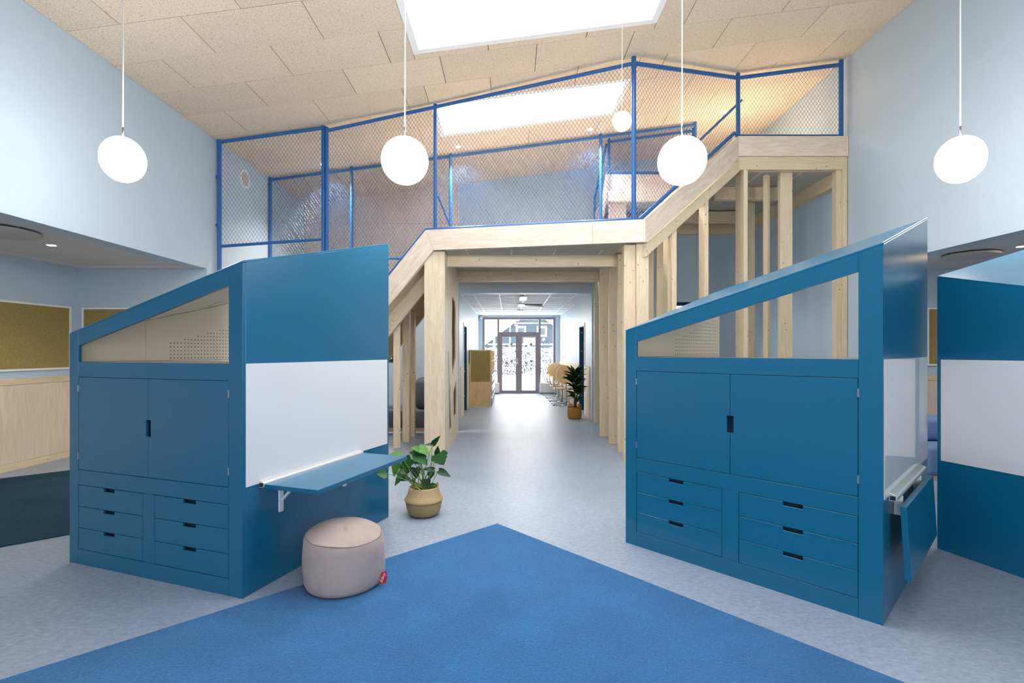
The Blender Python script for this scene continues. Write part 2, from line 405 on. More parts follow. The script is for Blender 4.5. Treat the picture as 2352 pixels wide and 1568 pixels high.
# skylights; those over the cabinets and the rear are added for top light
for k, s in enumerate(SKIES):
    w = thing('window_%d' % (k+1), ((s[0]+s[1])/2, (s[2]+s[3])/2, cz((s[0]+s[1])/2)), ('large white framed skylight in front of the loft net', 'skylight with white frame above the loft netting', 'added out-of-view skylight with white frame over the story cabinets', 'added out-of-view skylight with white frame over the rear of the room')[k], 'skylight', kind='structure')
    ox, oy, oz = w.location
    def loc(q): return MB().add([(a-ox, b-oy, c-oz) for a, b, c in q.v], q.f)
    t = 0.075
    for (a, b, c, d) in ((s[0], s[0]+t, s[2], s[3]), (s[1]-t, s[1], s[2], s[3]), (s[0]+t, s[1]-t, s[2], s[2]+t), (s[0]+t, s[1]-t, s[3]-t, s[3])):
        loc(cquad(a, b, c, d, -0.004, 0.27)).build('frame', 'white_trim', w)
    loc(cquad(s[0]+t, s[1]-t, s[2]+t, s[3]-t, 0.20, 0.21)).build('pane', 'sky_glass', w)
# rear windows, out of view, added as daylight sources
for k, q in enumerate(RW):
    w = thing('window_%d' % (k+8), ((q[0]+q[1])/2, REAR-0.1, q[2]), ('added out-of-view daylight window in the rear wall on the left', 'added out-of-view daylight window in the rear wall on the right')[k], 'window', kind='structure')
    hw, h = (q[1]-q[0])/2, q[3]-q[2]
    for a in (-hw, -0.03, hw-0.06): pbox('frame', 'white_trim', w, a, a+0.06, -0.05, 0.05, 0, h)
    for a in (0, h-0.06): pbox('frame', 'white_trim', w, -hw+0.06, hw-0.06, -0.05, 0.05, a, a+0.06)
    pbox('pane', 'pane_glass', w, -hw, -0.03, -0.005, 0.005, 0.06, h-0.06); pbox('pane', 'pane_glass', w, 0.03, hw, -0.005, 0.005, 0.06, h-0.06)
for k, q in enumerate(BW):
    w = thing('window_%d' % (k+5), ((q[0]+q[1])/2, YB+0.1, q[2]), ('dark framed window in the back wall left of the passage', 'dark framed window in the back wall right of the passage')[k], 'window', kind='structure')
    hw, h = (q[1]-q[0])/2, q[3]-q[2]
    for a in (-hw, hw-0.05): pbox('frame', 'dark_gap', w, a, a+0.05, -0.11, 0.1, 0, h)
    for a in (0, h-0.07): pbox('frame', 'dark_gap', w, -hw+0.05, hw-0.05, -0.11, 0.1, a, a+0.07)
    pbox('pane', 'pane_glass', w, -hw+0.05, hw-0.05, -0.005, 0.005, 0.07, h-0.07)

# wainscot panelling
def wains(name, label, A, B, nrm, splits):
    L = (Vector(B)-Vector(A)).length; d = (Vector(B)-Vector(A)).normalized()
    t = thing(name, (A[0], A[1], 0), label, 'panelling', rz=math.atan2(d.y, d.x), kind='structure')
    e = [0]+splits+[L]
    y0, y1 = (0.0, 0.012*nrm) if nrm > 0 else (0.012*nrm, 0.0)
    for i in range(len(e)-1): pbox('panel', 'wainscot', t, e[i]+0.001, e[i+1]-0.001, y0, y1, 0.09, 1.035)
    y0, y1 = (0.0, 0.018*nrm) if nrm > 0 else (0.018*nrm, 0.0)
    pbox('top_rail', 'spruce_h', t, 0, L, y0, y1, 1.038, 1.114); pbox('base_rail', 'spruce_h', t, 0, L, y0, y1, 0, 0.088)
wains('trim_1', 'pale plywood wainscot on the left alcove wall', (AL, REAR, 0), (AL, AY, 0), -1, [2.4, 4.8, 7.2, 9.2])
wains('trim_2', 'pale plywood wainscot on the left alcove end wall', (AL, AY, 0), (XL-0.22, AY, 0), -1, [])
wains('trim_3', 'pale plywood wainscot on the right alcove end wall', (XR+0.22, AY, 0), (AR, AY, 0), -1, [])
wains('trim_4', 'pale wainscot on the left corridor wall before the doorway', (CL, YB+0.2, 0), (CL, DY0-0.06, 0), -1, [])
wains('trim_5', 'pale wainscot on the left corridor wall behind the lockers', (CL, DY1+0.06, 0), (CL, CE, 0), -1, [2.4])
wains('trim_6', 'pale wainscot on the right corridor wall before the doorway', (CR, YB+0.2, 0), (CR, DY0-0.06, 0), 1, [])
wains('trim_7', 'pale wainscot on the right corridor wall behind the chairs', (CR, DY1+0.06, 0), (CR, CE, 0), 1, [2.4])

# corridor doors
for k, (xw, sgn) in enumerate(((CL, -1), (CR, 1))):
    d = thing('door_%d' % (k+1), (xw, DY0, 0), ('dark blue door in the left corridor wall', 'dark blue door in the right corridor wall')[k], 'door', kind='structure')
    def xx(a, b): return (min(a*sgn, b*sgn), max(a*sgn, b*sgn))
    a, b = xx(0.0, 0.11); pbox('jamb', 'door_blue', d, a, b, 0.86, 0.90, 0, DZ-0.02)
    o = None
    for z in (0.35, 0.95, 1.45, 1.9): MB().lathe([(0.014, 0), (0.014, 0.008), (0, 0.008)], 10).build('screw', 'alu', d).matrix_local = Matrix.Translation((0.055*sgn, 0.86, z)) @ Matrix.Rotation(R(90), 4, 'X')
    a, b = xx(0.11, 0.155); pbox('leaf', 'door_blue', d, a, b, 0.0, 0.90, 0.01, DZ-0.02)
    a, b = xx(-0.015, 0.11)
    pbox('architrave', 'white_trim', d, a, b, -0.05, 0.0, 0, DZ+0.05); pbox('architrave', 'white_trim', d, a, b, 0.0, 0.90, DZ-0.02, DZ+0.05)

# ------------------------------------------------------------------ glazed entrance at the corridor end
g = thing('window_7', (0, CE, 0), 'dark grey glazed screen around the entrance doors', 'window', kind='structure')
for (a, b, c, d) in ((GX0, GX0+0.07, 0, GZ1), (GX1-0.07, GX1, 0, GZ1), (-0.415, -0.345, 0, GZ1), (0.995, 1.07, 0, GZ1)):
    pbox('mullion', 'frame_grey', g, a, b, 0.02, 0.12, c, d)
pbox('head', 'frame_grey', g, GX0+0.07, GX1-0.07, 0.017, 0.123, GZ1-0.07, GZ1)
pbox('transom', 'frame_grey', g, -0.345, 0.995, 0.02, 0.12, 2.03, 2.10)
pbox('sill', 'frame_grey', g, GX0+0.07, -0.415, 0.02, 0.12, 0, 0.07); pbox('sill', 'frame_grey', g, 1.07, GX1-0.07, 0.02, 0.12, 0, 0.07)
pbox('pane', 'pane_glass', g, GX0+0.07, -0.415, 0.06, 0.07, 0.07, GZ1-0.07); pbox('pane', 'pane_glass', g, -0.345, 0.995, 0.06, 0.07, 2.10, GZ1-0.07)
pr = pbox('pane', 'pane_glass', g, 1.07, GX1-0.07, 0.06, 0.07, 0.07, GZ1-0.07)
for z in (1.11, 1.67):
    for k in range(3): pbox('sticker', 'sticker', pr, 1.15+0.085*k, 1.185+0.085*k, 0.055, 0.0595, z, z+0.035)
def sticker(parent, x, z, a):
    MB().box(-0.042, 0.042, 0, 0.003, -0.042, 0.042).build('sticker', 'sticker', parent).matrix_local = Matrix.Translation((x, 0.056, z)) @ Matrix.Rotation(R(a), 4, 'Y')
for k, (x0, x1) in enumerate(((-0.3445, 0.3245), (0.3255, 0.9945))):
    d = thing('door_%d' % (k+3), (0, CE, 0), ('left leaf of the glazed grey entrance door', 'right leaf of the glazed grey entrance door')[k], 'door', kind='structure')
    f = 0.105
    for (a, b, c, e) in ((x0, x0+f, 0.004, 2.029), (x1-f, x1, 0.004, 2.029), (x0+f, x1-f, 0.004, 0.11), (x0+f, x1-f, 1.93, 2.029)):
        pbox('frame', 'frame_grey', d, a, b, 0.03, 0.10, c, e)
    p = pbox('pane', 'pane_glass', d, x0+f, x1-f, 0.06, 0.07, 0.11, 1.93)
    xm = (x0+x1)/2
    for (dx, z) in ((-0.09, 1.62), (0.08, 1.68), (-0.085, 1.04), (0.09, 1.10)): sticker(p, xm+dx, z, 18)
    if k == 0:
        h = MB(); h.box(x1-0.075, x1-0.035, 0.015, 0.03, 0.98, 1.20); h.tube([(x1-0.055, 0.03, 1.04), (x1-0.055, -0.03, 1.04), (x1-0.16, -0.03, 1.04)], 0.011)
        h.build('handle', 'steel', d); MB().lathe([(0.022, 0), (0.022, 0.012), (0, 0.012)], 14).build('lock', 'steel', d).matrix_local = Matrix.Translation((x1-0.055, 0.03, 1.5)) @ Matrix.Rotation(R(90), 4, 'X')
for (a, b, lab) in ((-0.56, -0.345, 'small white box heater left of the entrance doors'), (1.03, 1.545, 'wide white box heater right of the entrance doors')):
    h = thing('box_heater', ((a+b)/2, CE-0.16, 0), lab, 'heater'); w = (b-a)/2
    pbox('casing', 'grey_box', h, -w, w, -0.06, 0.10, 0.05, 0.37, 0.006); pbox('plinth', 'frame_grey', h, -w+0.01, w-0.01, -0.04, 0.10, 0, 0.05); pbox('grille', 'alu', h, -w+0.02, w-0.02, -0.04, 0.08, 0.37, 0.376)
s = thing('dome_sensor', (CL+0.09, CE-0.05, 2.57), 'small white dome sensor in the corridor corner', 'sensor')
MB().lathe([(0.05, 0), (0.05, 0.02), (0, 0.02)], 16).build('base', 'white_trim', s).location = (0, 0, 0.03)
o = MB().lathe([(0.001, -0.045), (0.025, -0.038), (0.04, -0.02), (0.045, 0.0), (0.045, 0.03)], 16).build('dome', 'white_trim', s, smooth=True)
for (yy, ln, lab) in ((11.25, 0.62, 'nearest bright ceiling light in the corridor grid'), (12.95, 0.55, 'second bright ceiling light in the corridor grid'), (14.9, 0.5, 'farthest bright ceiling light in the corridor grid')):
    l = thing('ceiling_light', (0.31, yy, CZ), lab, 'light', 'corridor ceiling lights')
    pbox('housing', 'white_trim', l, -0.08, 0.08, -ln/2, ln/2, -0.03, 0); pbox('diffuser', 'lamp_strip', l, -0.07, 0.07, -ln/2+0.01, ln/2-0.01, -0.035, -0.03)
def air_diffuser(loc, r, lab):
    a = thing('air_diffuser', loc, lab, 'diffuser')
    MB().lathe([(r*0.82, -0.012), (r*0.82, 0)], 40).build('neck', 'diffuser_dark', a, smooth=False)
    o = MB().lathe([(0.0, -0.045), (r*0.96, -0.045), (r, -0.038), (r, -0.018), (r*0.9, -0.012), (0.0, -0.012)], 48).build('plate', 'diffuser_grey', a); smooth_by_angle(o)
air_diffuser((0.62, 13.2, CZ), 0.27, 'round air diffuser on the corridor ceiling')
air_diffuser((-4.95, 4.8, AZ+0.02), 0.33, 'round air diffuser on the left alcove ceiling')
air_diffuser((5.55, 6.0, AZ+0.02), 0.27, 'round air diffuser on the right alcove ceiling')

# ------------------------------------------------------------------ story cabinets (three copies of one design)
CW, CD = 1.565, 1.545
H0, HX, HY = 1.588, 0.2625, 0.268
def ch(x, y): return H0+HX*x+HY*y
def make_cabinet(loc, rz, sc, label, flap):
    c = thing('story_cabinet', loc, label, 'cabinet', 'blue story cabinets', rz); c.scale = (sc, sc, sc)
    bl = 'cab_blue'; g = 0.0006; T = 0.022
    def pv(name, poly, vec, mat=bl, parent=c, bevel=0.0007):
        return MB().prism(poly, vec).build(name, mat, parent, bevel=bevel)
    # front frame
    pv('stile', [(0, 0, 0), (0.0915-g, 0, 0), (0.0915-g, 0, ch(0.0915, 0)-0.012), (0, 0, ch(0, 0)-0.012)], (0, T, 0))
    pv('stile', [(1.457+g, 0, 0), (CW, 0, 0), (CW, 0, ch(CW, 0)-0.012), (1.457+g, 0, ch(1.457, 0)-0.012)], (0, T, 0))
    pv('top_rail', [(0.0915+g, 0, ch(0.0915, 0)-0.112), (1.457-g, 0, ch(1.457, 0)-0.112), (1.457-g, 0, ch(1.457, 0)-0.012), (0.0915+g, 0, ch(0.0915, 0)-0.012)], (0, T, 0))
    def fr(name, x0, x1, z0, z1): return pbox(name, bl, c, x0, x1, 0, T, z0, z1, 0.0007)
    fr('upper_rail', 0.0915+g, 1.457-g, 1.2865, 1.388); fr('middle_rail', 0.0915+g, 1.457-g, 0.5455, 0.6475); fr('bottom_rail', 0.0915+g, 1.457-g, 0, 0.1015)
    fr('mullion', 0.7245, 0.8285, 0.103, 0.544)
    # carcass behind the doors
    pbox('carcass', 'dark_gap', c, 0.025, CW-0.025, T+0.012, 0.46, 0.0, 1.36)
    pbox('worktop', 'cream', c, 0.024, CW-0.024, T, 0.50, 1.362, 1.386)
    # doors with a finger notch at the meeting edge
    za, zb, nz0, nz1, nw = 0.6505, 1.2835, 0.912, 1.02, 0.020
    for k, (x0, x1) in enumerate(((0.0955, 0.7735), (0.7765, 1.4545))):
        if k == 0: poly = [(x0, 0, za), (x1, 0, za), (x1, 0, nz0), (x1-nw, 0, nz0), (x1-nw, 0, nz1), (x1, 0, nz1), (x1, 0, zb), (x0, 0, zb)]
        else: poly = [(x0, 0, za), (x1, 0, za), (x1, 0, zb), (x0, 0, zb), (x0, 0, nz1), (x0+nw, 0, nz1), (x0+nw, 0, nz0), (x0, 0, nz0)]
        d = pv('door', poly, (0, 0.018, 0), bevel=0.001)
        xh = x0-0.007 if k == 0 else x1-0.002
        for z in (0.72, 1.185): pbox('hinge', 'steel', d, xh, xh+0.009, -0.003, 0.006, z, z+0.045)
    # drawers with a notch in the top edge
    for (x0, x1, n0, n1) in ((0.0955, 0.7215, 0.350, 0.457), (0.8315, 1.4545, 1.083, 1.19)):
        for k in range(3):
            z0 = 0.1045+0.1468*k; z1 = z0+0.1442
            w = pv('drawer', [(x0, 0, z0), (x1, 0, z0), (x1, 0, z1), (n1, 0, z1), (n1, 0, z1-0.023), (n0, 0, z1-0.023), (n0, 0, z1), (x0, 0, z1)], (0, 0.018, 0), bevel=0.001)
    # sides
    def side(x, nx, name):
        return MB().prism([(x, T+0.001, 0), (x, CD, 0), (x, CD, ch(x, CD)-0.012), (x, T+0.001, ch(x, T)-0.012)], (nx, 0, 0)).build(name, bl, c, bevel=0.0015)
    side(0.0, 0.018, 'side_panel'); side(CW, -0.018, 'side_panel')
    # back edge strips, roof
    MB().prism([(0, 0, ch(0, 0)-0.012), (CW, 0, ch(CW, 0)-0.012), (CW, CD, ch(CW, CD)-0.012), (0, CD, ch(0, CD)-0.012)], (0, 0, 0.012)).build('roof_panel', bl, c, bevel=0.0015)
    MB().prism([(0.02, T+0.002, ch(0.02, T)-0.026), (CW-0.02, T+0.002, ch(CW-0.02, T)-0.026), (CW-0.02, CD-0.004, ch(CW-0.02, CD)-0.026), (0.02, CD-0.004, ch(0.02, CD)-0.026)], (0, 0, 0.014)).build('roof_lining', 'cream', c)
    # whiteboards
    for (x, s) in ((0, -1), (CW, 1)):
        a, b = sorted((x+0.0005*s, x+0.004*s)); pbox('whiteboard', 'whiteboard', c, a, b, 0.022, CD-0.028, 0.652, 1.388)
    # inner linings: cream, shade of holes painted as dark discs on the low side
    y_j = 0.50
    def lining(x, nx, ya, yb): return MB().prism([(x, ya, 1.388), (x, yb, 1.388), (x, yb, ch(x, yb)-0.0262), (x, ya, ch(x, ya)-0.0262)], (nx, 0, 0)).build('inner_panel', 'cream', c)
    lining(0.0185, 0.010, T+0.002, y_j-0.001); lp = lining(0.0185, 0.010, y_j+0.001, CD-0.002)
    lining(CW-0.0185, -0.010, T+0.002, CD-0.002)
    for (x, nx) in ((0.0185, 0.010), (CW-0.0185, -0.010)):
        a, b = sorted((x, x+nx)); pbox('inner_panel', 'cream', c, a, b, 0.502, CD-0.002, 0.0, 1.386)
    h = MB()
    for i in range(26):
        yy = 0.70+0.031*i
        nrow = 5 + int(max(0, i)/3.6)
        for j in range(nrow):
            zz = 1.405+0.031*j
            h.add([(0.0287, yy+0.005*math.cos(t*math.pi/3), zz+0.005*math.sin(t*math.pi/3)) for t in range(6)], [tuple(range(6))])
    ho = h.build('hole_shade_disc', 'hole_shade', lp); tag(ho, kind='stuff')  # flat dark discs stand for the shade inside drilled holes
    for (xx_, yy_) in ((0.16, 0.42), (0.16, 1.02)):
        l = MB().prism([(xx_-0.05, yy_-0.05, ch(xx_-0.05, yy_-0.05)-0.030), (xx_+0.05, yy_-0.05, ch(xx_+0.05, yy_-0.05)-0.030), (xx_+0.05, yy_+0.05, ch(xx_+0.05, yy_+0.05)-0.030), (xx_-0.05, yy_+0.05, ch(xx_-0.05, yy_+0.05)-0.030)], (0, 0, 0.003)).build('roof_spotlight', 'whiteboard', c)
    # flap table on the high side
    t0, t1 = 0.118, 1.125
    # aluminium rail
    rail = [(CW+0.004, 0.628), (CW+0.034, 0.628), (CW+0.042, 0.636), (CW+0.042, 0.652), (CW+0.034, 0.662), (CW+0.004, 0.672)]
    ro = MB().prism([(x, t0, z) for x, z in rail], (0, t1-t0, 0)).build('hinge_rail', 'alu', c, bevel=0.002)
    pbox('rail_end', 'black_rubber', ro, CW+0.010, CW+0.034, t0-0.002, t0, 0.634, 0.656)
    if flap == 'up':
        pbox('table_flap', bl, c, CW+0.044, CW+0.44, t0+0.004, t1-0.004, 0.622, 0.650, 0.002)
        for yy in (0.29, 0.93):
            b = pbox('bracket', 'white_trim', c, CW+0.001, CW+0.014, yy-0.018, yy+0.018, 0.43, 0.622, 0.002)
            pbox('bracket_arm', 'white_trim', b, CW+0.014, CW+0.30, yy-0.014, yy+0.014, 0.606, 0.621)
            MB().prism([(CW+0.008, yy-0.009, 0.505), (CW+0.026, yy-0.009, 0.505), (CW+0.13, yy-0.009, 0.606), (CW+0.11, yy-0.009, 0.606)], (0, 0.018, 0)).build('bracket_strut', 'white_trim', b)
    else:
        pv('table_flap', [(CW+0.050, t0+0.02, 0.605), (CW+0.078, t0+0.02, 0.605), (CW+0.098, t0+0.02, 0.215), (CW+0.070, t0+0.02, 0.215)], (0, t1-t0-0.02, 0))
        for yy in (0.29, 0.93):
            pbox('bracket', 'white_trim', c, CW+0.001, CW+0.040, yy-0.014, yy+0.014, 0.52, 0.627, 0.002)
    return c
make_cabinet((-3.026, 3.430, 0), R(-19.28), 0.991, 'blue story cabinet on the left with flap table folded out', 'up')
make_cabinet((0.882, 3.782, 0), R(-46.57), 1.013, 'blue story cabinet right of the rug with flap table folded down', 'down')
make_cabinet((3.564, 2.180, 0), R(15.7), 1.0, 'blue story cabinet at the far right with only its whiteboard side showing', 'down')

# ------------------------------------------------------------------ carpets
def rug(name, corner, du, dv, lu, lv, mat, lab):
    c = Vector(corner); u = Vector(du).normalized()*lu; v = Vector(dv).normalized()*lv
    m = MB().prism([tuple(p)+(0.0005,) for p in (c, c+u, c+u+v, c+v)], (0, 0, 0.009))
    return tag(m.build(name, mat, bevel=0.002), lab, 'rug')
rug('rug', (-0.102, 4.1715), (-2.132, -1.985), (1.7575, -1.93), 3.9, 3.4, 'carpet_blue', 'bright blue rug lying diamond-wise on the floor')
rug('rug', (-5.85, 5.57), (0.75, 0.66), (0.66, -0.75), 1.75, 2.8, 'carpet_dark', 'dark teal rug on the left alcove floor')

# ------------------------------------------------------------------ pouf
def make_pouf():
    p = thing('pouf', (-1.03, 3.115, 0.0095), 'round taupe fabric pouf on the blue rug edge', 'pouf')
    n, rows = 64, []
    prof = [(0.0, 0.0), (0.12, 0.0), (0.205, 0.002), (0.229, 0.012), (0.240, 0.035), (0.244, 0.08), (0.245, 0.14), (0.244, 0.20), (0.241, 0.25), (0.236, 0.285), (0.228, 0.308)]
    vs_, fs = [], []
    for i, (r, z) in enumerate(prof):
        for k in range(n):
            a = 2*math.pi*k/n
            w = 1+0.012*math.sin(3*a+z*14)+0.010*math.sin(7*a-z*30)*min(1, z*5)
            zz = z*(1+0.05*math.cos(a-2.6))
            vs_.append((r*w*math.cos(a), r*w*math.sin(a), zz))
    m = len(prof)
    for i in range(m-1):
        for k in range(n): fs.append((i*n+k, i*n+(k+1) % n, (i+1)*n+(k+1) % n, (i+1)*n+k))
    MB().add(vs_, fs).build('side_cover', 'pouf_fabric', p, smooth=True)
    top = []; tf = []
    prof2 = [(0.2275, 0.308), (0.21, 0.322), (0.17, 0.335), (0.11, 0.344), (0.05, 0.347), (0.0, 0.347)]
    for (r, z) in prof2:
        for k in range(n):
            a = 2*math.pi*k/n; w = 1+0.012*math.sin(3*a+0.308*14)+0.010*math.sin(7*a-0.308*30)
            top.append((r*w*math.cos(a), r*w*math.sin(a), z*(1+0.05*math.cos(a-2.6))+0.004*math.sin(2*a+r*20)))
    for i in range(len(prof2)-1):
        for k in range(n): tf.append((i*n+k, i*n+(k+1) % n, (i+1)*n+(k+1) % n, (i+1)*n+k))
    MB().add(top, tf).build('top_cover', 'pouf_fabric', p, smooth=True)
    ring = []
    for k in range(n):
        a = 2*math.pi*k/n; w = 1+0.012*math.sin(3*a+0.308*14)+0.010*math.sin(7*a-0.308*30); ring.append((0.228*w*math.cos(a), 0.228*w*math.sin(a), 0.308*(1+0.05*math.cos(a-2.6))))
    MB().tube(ring, 0.0018, 6, closed=True).build('seam', 'pouf_seam', p, smooth=True)
    # fold near the seam on the right
    t = MB().prism([(0, 0, 0), (0.044, -0.012, 0.012), (0.052, -0.014, 0.05), (0.046, -0.012, 0.088), (0.0, 0, 0.062)], (0.0006, 0.003, 0)).build('tag', 'tag_red', p)
    t.location = (0.228, -0.045, 0.006)
    cu = D.curves.new('tag_lettering', 'FONT'); cu.body = 'fatboy'; cu.size = 0.026; cu.align_x = 'CENTER'; cu.align_y = 'CENTER'; cu.extrude = 0.0004; cu.shear = 0.2
    tmp = D.objects.new('tmp', cu); COL.objects.link(tmp); dg = bpy.context.evaluated_depsgraph_get()
    me = D.meshes.new_from_object(tmp.evaluated_get(dg)); me.materials.clear(); me.materials.append(M['white_ink'])
    COL.objects.unlink(tmp); D.objects.remove(tmp)
    o = link('tag_lettering', me, t)
    ux = Vector((0.05, -0.0135, 0.02)).normalized()
    wz = Vector((0.0, 0.0, 1.0)); ny = Vector((-0.26, -0.965, 0)).normalized()
    xdir = Vector((0.35, -0.09, 0.93)).normalized(); zdir = ny; ydir = zdir.cross(xdir)
    o.matrix_local = Matrix(((xdir.x, ydir.x, zdir.x, 0.024), (xdir.y, ydir.y, zdir.y, -0.0085), (xdir.z, ydir.z, zdir.z, 0.043), (0, 0, 0, 1)))
make_pouf()

# ------------------------------------------------------------------ basket with monstera
bk = thing('seagrass_basket', (-0.76, 4.43, 0), 'belly seagrass basket holding the leafy plant by the left cabinet', 'basket')
o = MB().lathe([(0.0, 0.0), (0.105, 0.0), (0.135, 0.02), (0.150, 0.06), (0.157, 0.10), (0.160, 0.128)], 48).build('lower_body', 'seagrass_band', bk, smooth=True)
o = MB().lathe([(0.160, 0.126), (0.170, 0.135), (0.168, 0.146), (0.155, 0.165), (0.142, 0.195), (0.131, 0.235), (0.129, 0.25), (0.123, 0.252), (0.120, 0.24), (0.128, 0.19)], 48).build('upper_body', 'seagrass', bk, smooth=True)
MB().lathe([(0.0, 0.215), (0.123, 0.215)], 32).build('soil', 'soil', bk)
for (a, lean) in ((-1.9, 0.4), (0.35, 1.0)):
    pts = [(0.128*math.cos(a+t*0.32), 0.128*math.sin(a+t*0.32), 0.238+0.035*(1-t*t)) for t in [k/6-1 for k in range(13)]]
    MB().tube(pts, 0.004, 6).build('handle', 'handle_rope', bk, smooth=True)

def leaf_mesh(base, tip, width, nrm, droop=0.15, heart=True, lobes=0, n=12):
    """leaf surface from base to tip, curved, with midrib crease"""
    b, t = Vector(base), Vector(tip); ax = t-b; L = ax.length; ax.normalize()
    nr = Vector(nrm); nr = (nr-ax*nr.dot(ax)).normalized(); sd = ax.cross(nr)
    vs_, fs = [], []
    for i in range(n+1):
        s = i/n
        if heart: w = width/2*(math.sin(math.pi*min(1, (s*0.93+0.07))**0.56))**0.9
        else: w = width/2*(math.sin(math.pi*(s*0.97+0.03)**0.75))
        if i == n: w = 0.0008
        if lobes and i % 3 == 2 and 2 < i < n-1: w *= 0.84
        bend = -droop*L*(s*s)
        back = -0.10*L*math.exp(-s*9) if heart else 0
        c = b+ax*(L*s)+nr*bend
        for q, up in ((-1, 1), (-0.5, 0.35), (0, 0), (0.5, 0.35), (1, 1)):
            vs_.append(c+sd*(w*q)+nr*(0.18*w*up)+ax*(back*abs(q)))
    for i in range(n):
        for k in range(4): fs.append((i*5+k, i*5+k+1, (i+1)*5+k+1, (i+1)*5+k))
    return MB().add(vs_, fs)
mo = thing('monstera_plant', (-0.76, 4.43, 0.216), 'green monstera with broad leaves growing in the belly basket', 'plant')
SX = 0.000542
def mp(x, y, d=0.0):
    k = 1+d/4.43      # leaves leaning forward stand nearer
    return Vector((((x-815)*SX-0.76)*k+0.76, d, (0.03+(930-y)*SX-1.234)*k+1.234))
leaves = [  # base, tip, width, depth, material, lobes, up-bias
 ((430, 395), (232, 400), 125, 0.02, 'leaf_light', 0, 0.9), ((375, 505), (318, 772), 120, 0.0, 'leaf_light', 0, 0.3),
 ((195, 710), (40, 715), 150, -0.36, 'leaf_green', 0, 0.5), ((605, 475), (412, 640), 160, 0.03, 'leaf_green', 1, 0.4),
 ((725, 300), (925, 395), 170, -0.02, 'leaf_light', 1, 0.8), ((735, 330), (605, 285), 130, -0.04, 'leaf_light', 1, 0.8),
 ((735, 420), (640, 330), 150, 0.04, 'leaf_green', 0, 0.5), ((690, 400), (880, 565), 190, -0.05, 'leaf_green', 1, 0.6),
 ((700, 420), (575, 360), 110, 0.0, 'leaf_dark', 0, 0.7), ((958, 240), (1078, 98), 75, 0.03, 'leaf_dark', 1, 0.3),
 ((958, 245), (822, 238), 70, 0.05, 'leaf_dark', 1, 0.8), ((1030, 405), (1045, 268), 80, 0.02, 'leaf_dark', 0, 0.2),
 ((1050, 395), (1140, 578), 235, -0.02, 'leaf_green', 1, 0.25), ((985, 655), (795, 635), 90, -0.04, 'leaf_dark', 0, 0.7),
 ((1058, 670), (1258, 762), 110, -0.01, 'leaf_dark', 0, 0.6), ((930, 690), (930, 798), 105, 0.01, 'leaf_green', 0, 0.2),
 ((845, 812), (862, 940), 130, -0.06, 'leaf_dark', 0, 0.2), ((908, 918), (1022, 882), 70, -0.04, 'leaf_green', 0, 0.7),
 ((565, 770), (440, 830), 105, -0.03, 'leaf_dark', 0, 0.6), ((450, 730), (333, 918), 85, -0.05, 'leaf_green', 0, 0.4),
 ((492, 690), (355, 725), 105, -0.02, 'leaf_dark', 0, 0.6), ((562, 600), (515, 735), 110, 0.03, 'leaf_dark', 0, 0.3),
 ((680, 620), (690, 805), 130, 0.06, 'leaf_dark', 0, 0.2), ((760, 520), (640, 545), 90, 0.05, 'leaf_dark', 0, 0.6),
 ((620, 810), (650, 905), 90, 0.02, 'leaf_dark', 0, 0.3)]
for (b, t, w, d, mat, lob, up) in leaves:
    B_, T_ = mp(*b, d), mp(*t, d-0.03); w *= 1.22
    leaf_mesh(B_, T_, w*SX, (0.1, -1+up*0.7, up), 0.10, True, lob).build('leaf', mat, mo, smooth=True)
    foot = Vector((random.uniform(-0.06, 0.06), random.uniform(-0.05, 0.05), 0.0))
    mid = (foot+B_)/2+Vector((0, 0, 0.25*abs(B_.z)))*0.5
    pts = [foot*(1-s)**2+mid*2*s*(1-s)+B_*s*s for s in [k/8 for k in range(9)]]
    MB().tube(pts, [0.0045-0.002*k/8 for k in range(9)], 6).build('stem', 'stem_green', mo, smooth=True)

# ------------------------------------------------------------------ dracaena in jute basket
jb = thing('jute_basket', (1.40, 10.72, 0), 'brown woven basket with two handles in the passage', 'basket')
MB().lathe([(0.0, 0), (0.12, 0), (0.145, 0.03), (0.152, 0.10), (0.15, 0.20), (0.146, 0.25), (0.140, 0.252), (0.138, 0.23), (0.142, 0.19)], 40).build('body', 'jute', jb, smooth=True)
MB().lathe([(0.0, 0.21), (0.139, 0.21)], 24).build('soil', 'soil', jb)
for s in (-1, 1):
    c = Vector((0.09*s, -0.10, 0.255)); pts = []
    for k in range(15):
        a = math.pi*k/14; pts.append((c.x+0.045*math.cos(a), c.y-0.0+0.035*math.cos(a)*s, c.z-0.01+0.075*math.sin(a)))
    MB().tube(pts, 0.011, 8).build('handle', 'jute', jb, smooth=True)
dr = thing('dracaena_plant', (1.40, 10.72, 0.212), 'dark green dracaena with pointed leaves in the brown basket', 'plant')
MB().tube([(0, 0, 0), (0.008, 0, 0.2), (-0.005, 0, 0.45), (0.02, 0, 0.72)], [0.024, 0.022, 0.02, 0.014], 10).build('trunk', 'trunk', dr, smooth=True)
MB().tube([(0.03, 0.02, 0), (0.04, 0.02, 0.15), (0.06, 0.03, 0.34)], [0.02, 0.019, 0.012], 10).build('trunk', 'trunk', dr, smooth=True)
dl = [leaf_mesh((0, 0, 0), (0.30, 0, 0.0), 0.095, (0, 0, 1), dp, False, 0, 10).mesh('leaf', 'leaf_dark', True) for dp in (0.15, 0.35)]
k = 0
